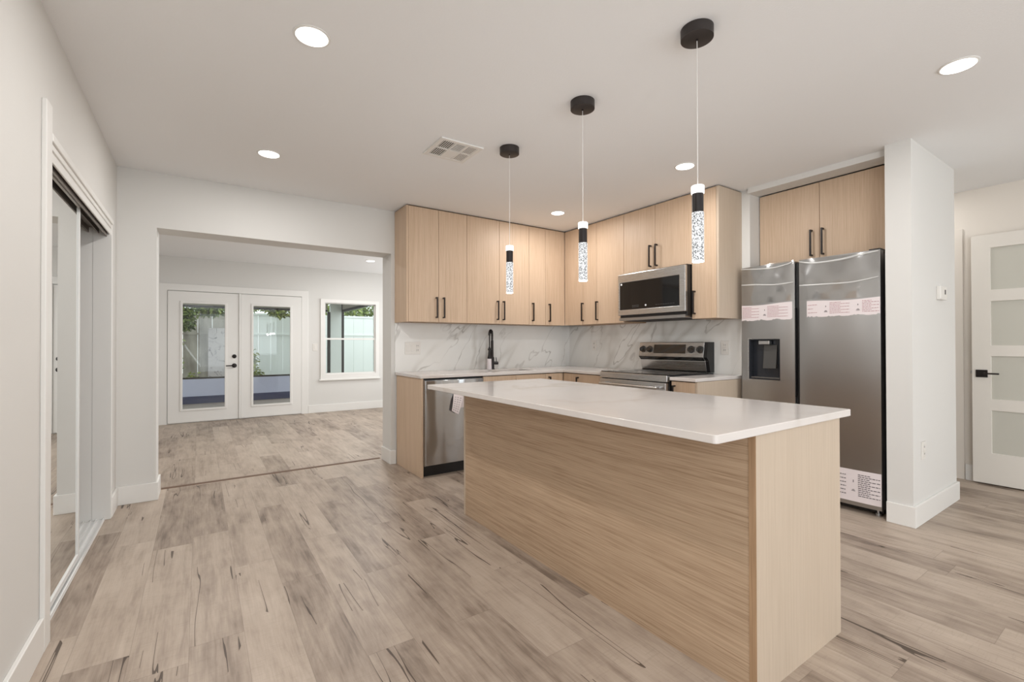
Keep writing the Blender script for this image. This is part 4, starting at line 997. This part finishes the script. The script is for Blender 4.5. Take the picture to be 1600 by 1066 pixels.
def leaves(mb, centers, n, size, rnd):
    for _ in range(n):
        c, r = rnd.choice(centers)
        while True:
            d = Vector((rnd.uniform(-1, 1), rnd.uniform(-1, 1), rnd.uniform(-1, 1)))
            if .2 < d.length < 1: break
        p = Vector(c) + Vector((d.x*r[0], d.y*r[1], d.z*r[2]))
        ax = Vector((rnd.uniform(-1, 1), rnd.uniform(-1, 1), rnd.uniform(-.9, .3))).normalized(); sd = ax.orthogonal().normalized()
        sd = (Matrix.Rotation(rnd.uniform(0, 6.28), 3, ax) @ sd); s_ = size*rnd.uniform(.6, 1.3); nr = ax.cross(sd)
        q = [p, p+ax*s_*.35+sd*s_*.2+nr*s_*.05, p+ax*s_*.75+sd*s_*.16, p+ax*s_, p+ax*s_*.75-sd*s_*.16, p+ax*s_*.35-sd*s_*.2+nr*s_*.05]
        vs = [mb.bm.verts.new(x) for x in q]; mb.bm.faces.new((vs[0], vs[1], vs[2], vs[3])); mb.bm.faces.new((vs[0], vs[3], vs[4], vs[5]))
def tree(x, y, h, centers, n, size, label, seed, name='garden_tree', mat='leaf', cat='tree'):
    rnd = random.Random(seed); t = thing(name, label, cat, (x, y, PZ-.1), 'trees by the fence' if name == 'garden_tree' else 'plants at the fence')
    m = MB()
    r0 = .06 if name == 'garden_tree' else .006
    m.tube([(x, y, PZ-.1), (x+.02, y, h*.5), (x-.02, y, h)], [r0, r0*.8, r0*.5], 10)
    for c, r in centers: m.tube([(x, y, h*.7), ((x+c[0])/2, (y+c[1])/2, (h*.7+c[2])/2+.03), c], [r0*.5, r0*.35, r0*.15], 7)
    sub('trunk' if name == 'garden_tree' else 'stem', m, MT['bark'], t)
    f = MB(); leaves(f, centers, n, size, rnd); sub('foliage', f, MT[mat], t)
tree(-1.0, 12.45, 2.0, [((-.60, 12.4, 1.80), (.42, .22, .36)), ((-.15, 12.45, 2.0), (.5, .25, .24)), ((.25, 12.45, 2.0), (.35, .25, .20)), ((-1.1, 12.45, 2.1), (.6, .28, .45)), ((-.30, 12.4, 1.68), (.22, .2, .22))], 3600, .10, 'dense green tree hanging before the fence behind the left door', 11)
tree(2.40, 12.60, 2.2, [((1.30, 12.5, 2.10), (.45, .22, .16)), ((1.62, 12.5, 1.98), (.26, .2, .16)), ((2.0, 12.55, 2.2), (.35, .2, .15))], 1500, .10, 'green branches over the white fence behind the right door', 12, mat='leaf2')
tree(4.4, 15.5, 2.6, [((3.9, 15.3, 2.25), (.7, .6, .40)), ((4.9, 15.4, 2.35), (.8, .6, .45)), ((5.6, 15.6, 2.3), (.6, .6, .3))], 1500, .16, 'grey-green tree beyond the fence seen through the window', 13)
tree(-.36, 11.85, 1.2, [((-.36, 11.85, 1.15), (.09, .08, .20)), ((-.35, 11.85, .75), (.07, .07, .16))], 60, .11, 'thin dark leafed shoot at the left glass edge', 14, 'garden_plant', 'leaf', 'plant')
tree(-.10, 11.90, .5, [((-.08, 11.9, .47), (.12, .10, .10))], 50, .07, 'low leafy plant behind the rail at lower left', 15, 'garden_plant', 'leaf2', 'plant')
tree(1.02, 11.95, .9, [((1.02, 11.95, .85), (.09, .08, .20)), ((1.07, 11.95, .55), (.12, .1, .16))], 170, .10, 'yellow green plant at the left edge of the right glass', 16, 'garden_plant', 'leaf2', 'plant')
